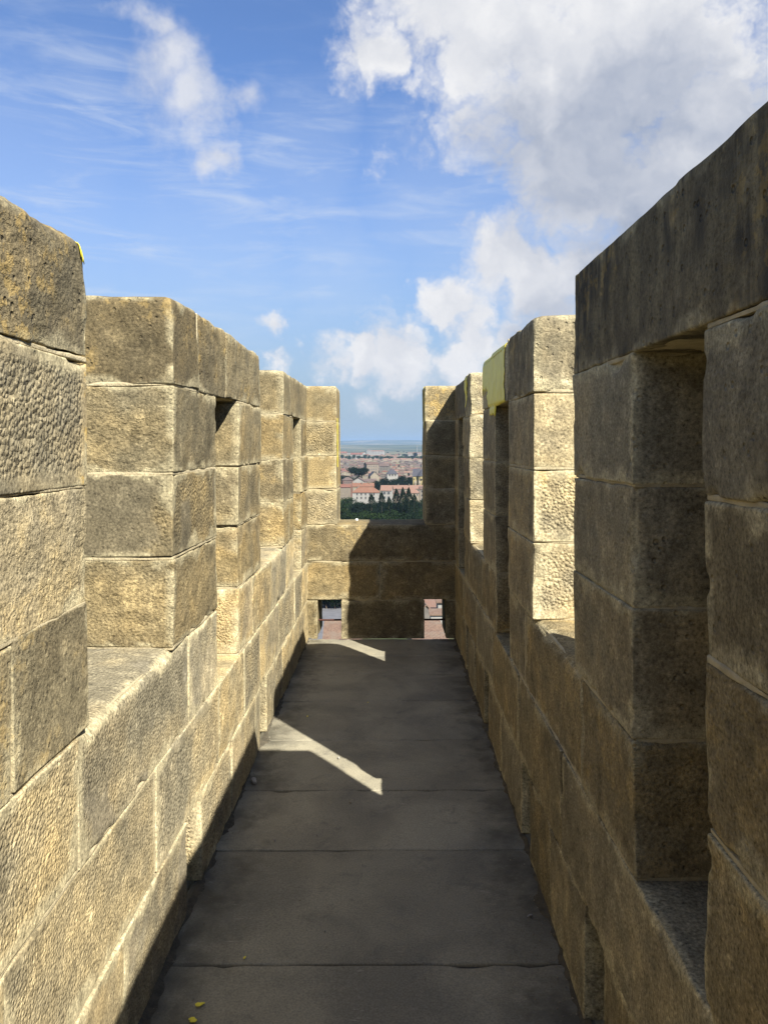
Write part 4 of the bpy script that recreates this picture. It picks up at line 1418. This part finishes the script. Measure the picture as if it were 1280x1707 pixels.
def in_big(y, x, z):
    if y < 3.73 + wob(z, 0, 1) or y > 4.60: return False
    if x > XR + .03: return y > 3.73 + (x - XR) * .5 + wob(x, 0, 2)
    if z > 1.90 + wob(y): return True
    if y > 4.37 + wob(z, 0, 3) + max(0, (1.86 - z)) * -1.0: return False
    lim = 1.755 + wob(y, 0, 4) * .4
    if z < 1.845 and y < 3.92 + wob(z, 0, 5): return 1.80 < z and y > 3.66
    return z > lim


foil('yellow_foil', 'large torn yellow sheet draped over the merlon top on the right wall', WR,
     lambda k, P: k[0] in (5, 6) and P[:, 1].max() > 3.9 and P[:, 1].min() < 4.7 and P[:, 1].min() > 3.0,
     (3.66, 4.62, 110, prof_R), in_big, XR, 1)


def in_strip(y, x, z):
    if x > XR + .05: return False
    return abs(y - (5.66 + (2.09 - z) * .15)) < .085 * max(0.05, (z - 1.84) / .25) + wob(z) * .4 and z > 1.84


foil('yellow_foil', 'narrow yellow strip tapering down the farthest merlon on the right', WR,
     lambda k, P: k[0] == 6 and P[:, 1].min() > 5.0, (5.5, 5.85, 50, prof_R), in_strip, XR, 1)


def in_left(y, x, z):
    return abs(y - 1.845) < .05 and z > 1.98 + wob(x) * .5 and x > XL - .10


prof_L = [(XL - t, 2.09) for t in np.arange(.2, .06, -.01)] + [(XL - .05 + .05 * math.cos(t), 2.04 + .05 * math.sin(t)) for t in np.linspace(1.5, .2, 9)] + [(XL, z) for z in np.arange(2.03, 1.95, -.01)]
foil('yellow_foil', 'tiny yellow scrap on the top corner of the nearest left merlon', WL,
     lambda k, P: k[0] == 6 and 1.2 < P[:, 1].mean() < 1.9, (1.78, 1.88, 30, prof_L),
     lambda y, x, z: (y - 1.845) ** 2 / .022 ** 2 + (z - 2.045) ** 2 / .028 ** 2 < 1 and x > XL - .045, XL, -1)
m = MB()
for i in range(9):
    z0_ = 1.42 + i * .045
    w_ = .010 + .006 * math.sin(i * 2.1)
    m.box(G0 + .0045, YE + .055 - w_, z0_, G0 + .0075, YE + .055 + w_ * 1.4, z0_ + .045)
o = m.build('yellow_foil', M_yellow); tag(o, 'thin yellow line on the left jamb of the end gap', 'foil', 'remnants of yellow foil on the stones')
m = MB()
for i in range(8):
    z0_ = 1.74 + i * .043
    w_ = .012 + .006 * math.sin(i * 1.7)
    m.box(G1 - .0075, YE + .05 - w_, z0_, G1 - .0045, YE + .05 + w_ * 1.4, z0_ + .043)
o = m.build('yellow_foil', M_yellow); tag(o, 'thin yellow line on the right jamb of the end gap', 'foil', 'remnants of yellow foil on the stones')


def floor_pt(px, py):
    d = CAMZ * FPX / (py - VPY)
    return Vector(((px - VPX) / FPX * d, d, 0.0))


def flake(name, label, px, py, size, mat, cat, seed, thick=.0015, group=None, lift=.004):
    r = random.Random(seed)
    n = 11
    ring = []
    for k in range(n):
        a = 2 * math.pi * k / n
        rr_ = size * (1 + .35 * math.sin(2 * a + seed) + r.uniform(-.2, .2))
        ring.append((rr_ * math.cos(a), .6 * rr_ * math.sin(a), lift + .25 * size * r.random() * abs(math.sin(a + seed))))
    v = [(0, 0, lift + thick * 2)] + [(x, y, z + thick) for x, y, z in ring] + [(x, y, z) for x, y, z in ring]
    f = [(0, 1 + k, 1 + (k + 1) % n) for k in range(n)]
    f += [(1 + k, 1 + n + k, 1 + n + (k + 1) % n, 1 + (k + 1) % n) for k in range(n)]
    f += [tuple(range(2 * n, n, -1))]
    p = floor_pt(px, py)
    o = obj(name, make_mesh(name, v, f, mat), None, p)
    o.rotation_euler = (0, 0, r.uniform(0, 3))
    tag(o, label, cat, group)
    return o


for (px, py, s, lab) in [(330, 1676, .012, 'largest yellow flake on the nearest slab'), (318, 1702, .013, 'yellow flake at the bottom edge of the picture'),
                         (405, 1598, .006, 'small yellow flake just below the nearest slab joint'), (511, 1195, .009, 'yellow flake near the lit strip in mid walkway'),
                         (612, 1172, .006, 'tiny yellow flake right of centre in mid walkway')]:
    flake('yellow_flake', lab, px, py, s, M_yellow, 'flake', int(px), group='yellow flakes on the slabs')
M_pale = simple_mat('pale_stone_chip', (0.36, 0.33, 0.28), (0.28, 0.26, 0.22), 60.0, .9)
flake('stone_chip', 'pale stone chip lying near the foot of the left wall', 421, 1304, .024, M_pale, 'stone chip', 3, .010)
for (px, py, s, lab) in [(455, 1402, .006, 'dark crumb on the slab near the left wall'), (582, 1339, .006, 'dark crumb at the middle of the walkway'),
                         (880, 1530, .008, 'pale crumb near the foot of the right wall'), (563, 1265, .008, 'white speck in the lit strip on the walkway')]:
    flake('stone_crumb', lab, px, py, s, M_pale, 'crumb', int(py), .004, 'crumbs on the walkway')
# white pebble on the sill of the end gap
rp = np.random.default_rng(2)
pv = []
pf = []
nu, nv = 10, 6
for j in range(nv + 1):
    for i in range(nu):
        a, b_ = 2 * math.pi * i / nu, math.pi * j / nv
        rr_ = .014 * (1 + .12 * math.sin(3 * a + j))
        pv.append((rr_ * math.sin(b_) * math.cos(a), rr_ * math.sin(b_) * math.sin(a), .012 * math.cos(b_) + .011))
for j in range(nv):
    for i in range(nu):
        pf.append((j * nu + i, j * nu + (i + 1) % nu, (j + 1) * nu + (i + 1) % nu, (j + 1) * nu + i))
o = obj('pebble', make_mesh('pebble', pv, pf, simple_mat('white_pebble', (.75, .74, .70), (.65, .64, .6), 90.0), True), None, ((594 - VPX) / FPX * 6.85, 6.85, .953))
tag(o, 'small white pebble on the sill of the end gap', 'pebble')
# iron bars across the two drain openings
for xa, xb, lab in ((-.605, -.406, 'rusty iron bar across the left drain opening of the end wall'), (.277, .456, 'rusty iron bar across the right drain opening of the end wall')):
    m = MB().tube((xa - .02, 0, 0), ((xa + xb) / 2, .002, -.001), .008, .0075, 10).tube(((xa + xb) / 2, .002, -.001), (xb + .02, 0, .001), .0075, .008, 10)
    o = m.build('iron_bar', M_rust, None, (0, YE + .10, CAMZ - (1033 - VPY) / FPX * (YE + .10)))
    tag(o, lab, 'bar')

# ------------------------------------------------------------------ the air over the plain
HZ = 45000.0
v, f = box_vf(-HZ, -HZ, float(GZ.min()) - 3.0, HZ, HZ, max(float(GZ.max()), 10.0) + 5.0)
hm = bpy.data.materials.new('hazy_air')
hm.use_nodes = True
t = NT(hm.node_tree)
for nd in list(t.n):
    if nd.type != 'OUTPUT_MATERIAL': t.n.remove(nd)
pv_ = t.new('ShaderNodeVolumePrincipled')
pv_.inputs['Color'].default_value = (0.28, 0.42, 0.64, 1)
pv_.inputs['Density'].default_value = 0.00006
pv_.inputs['Anisotropy'].default_value = 0.0
t.l.new(pv_.outputs[0], t.n['Material Output'].inputs['Volume'])
haze = obj('haze', make_mesh('haze', v, f, hm))
tag(haze, kind='stuff', label='thin blue haze over the plain')
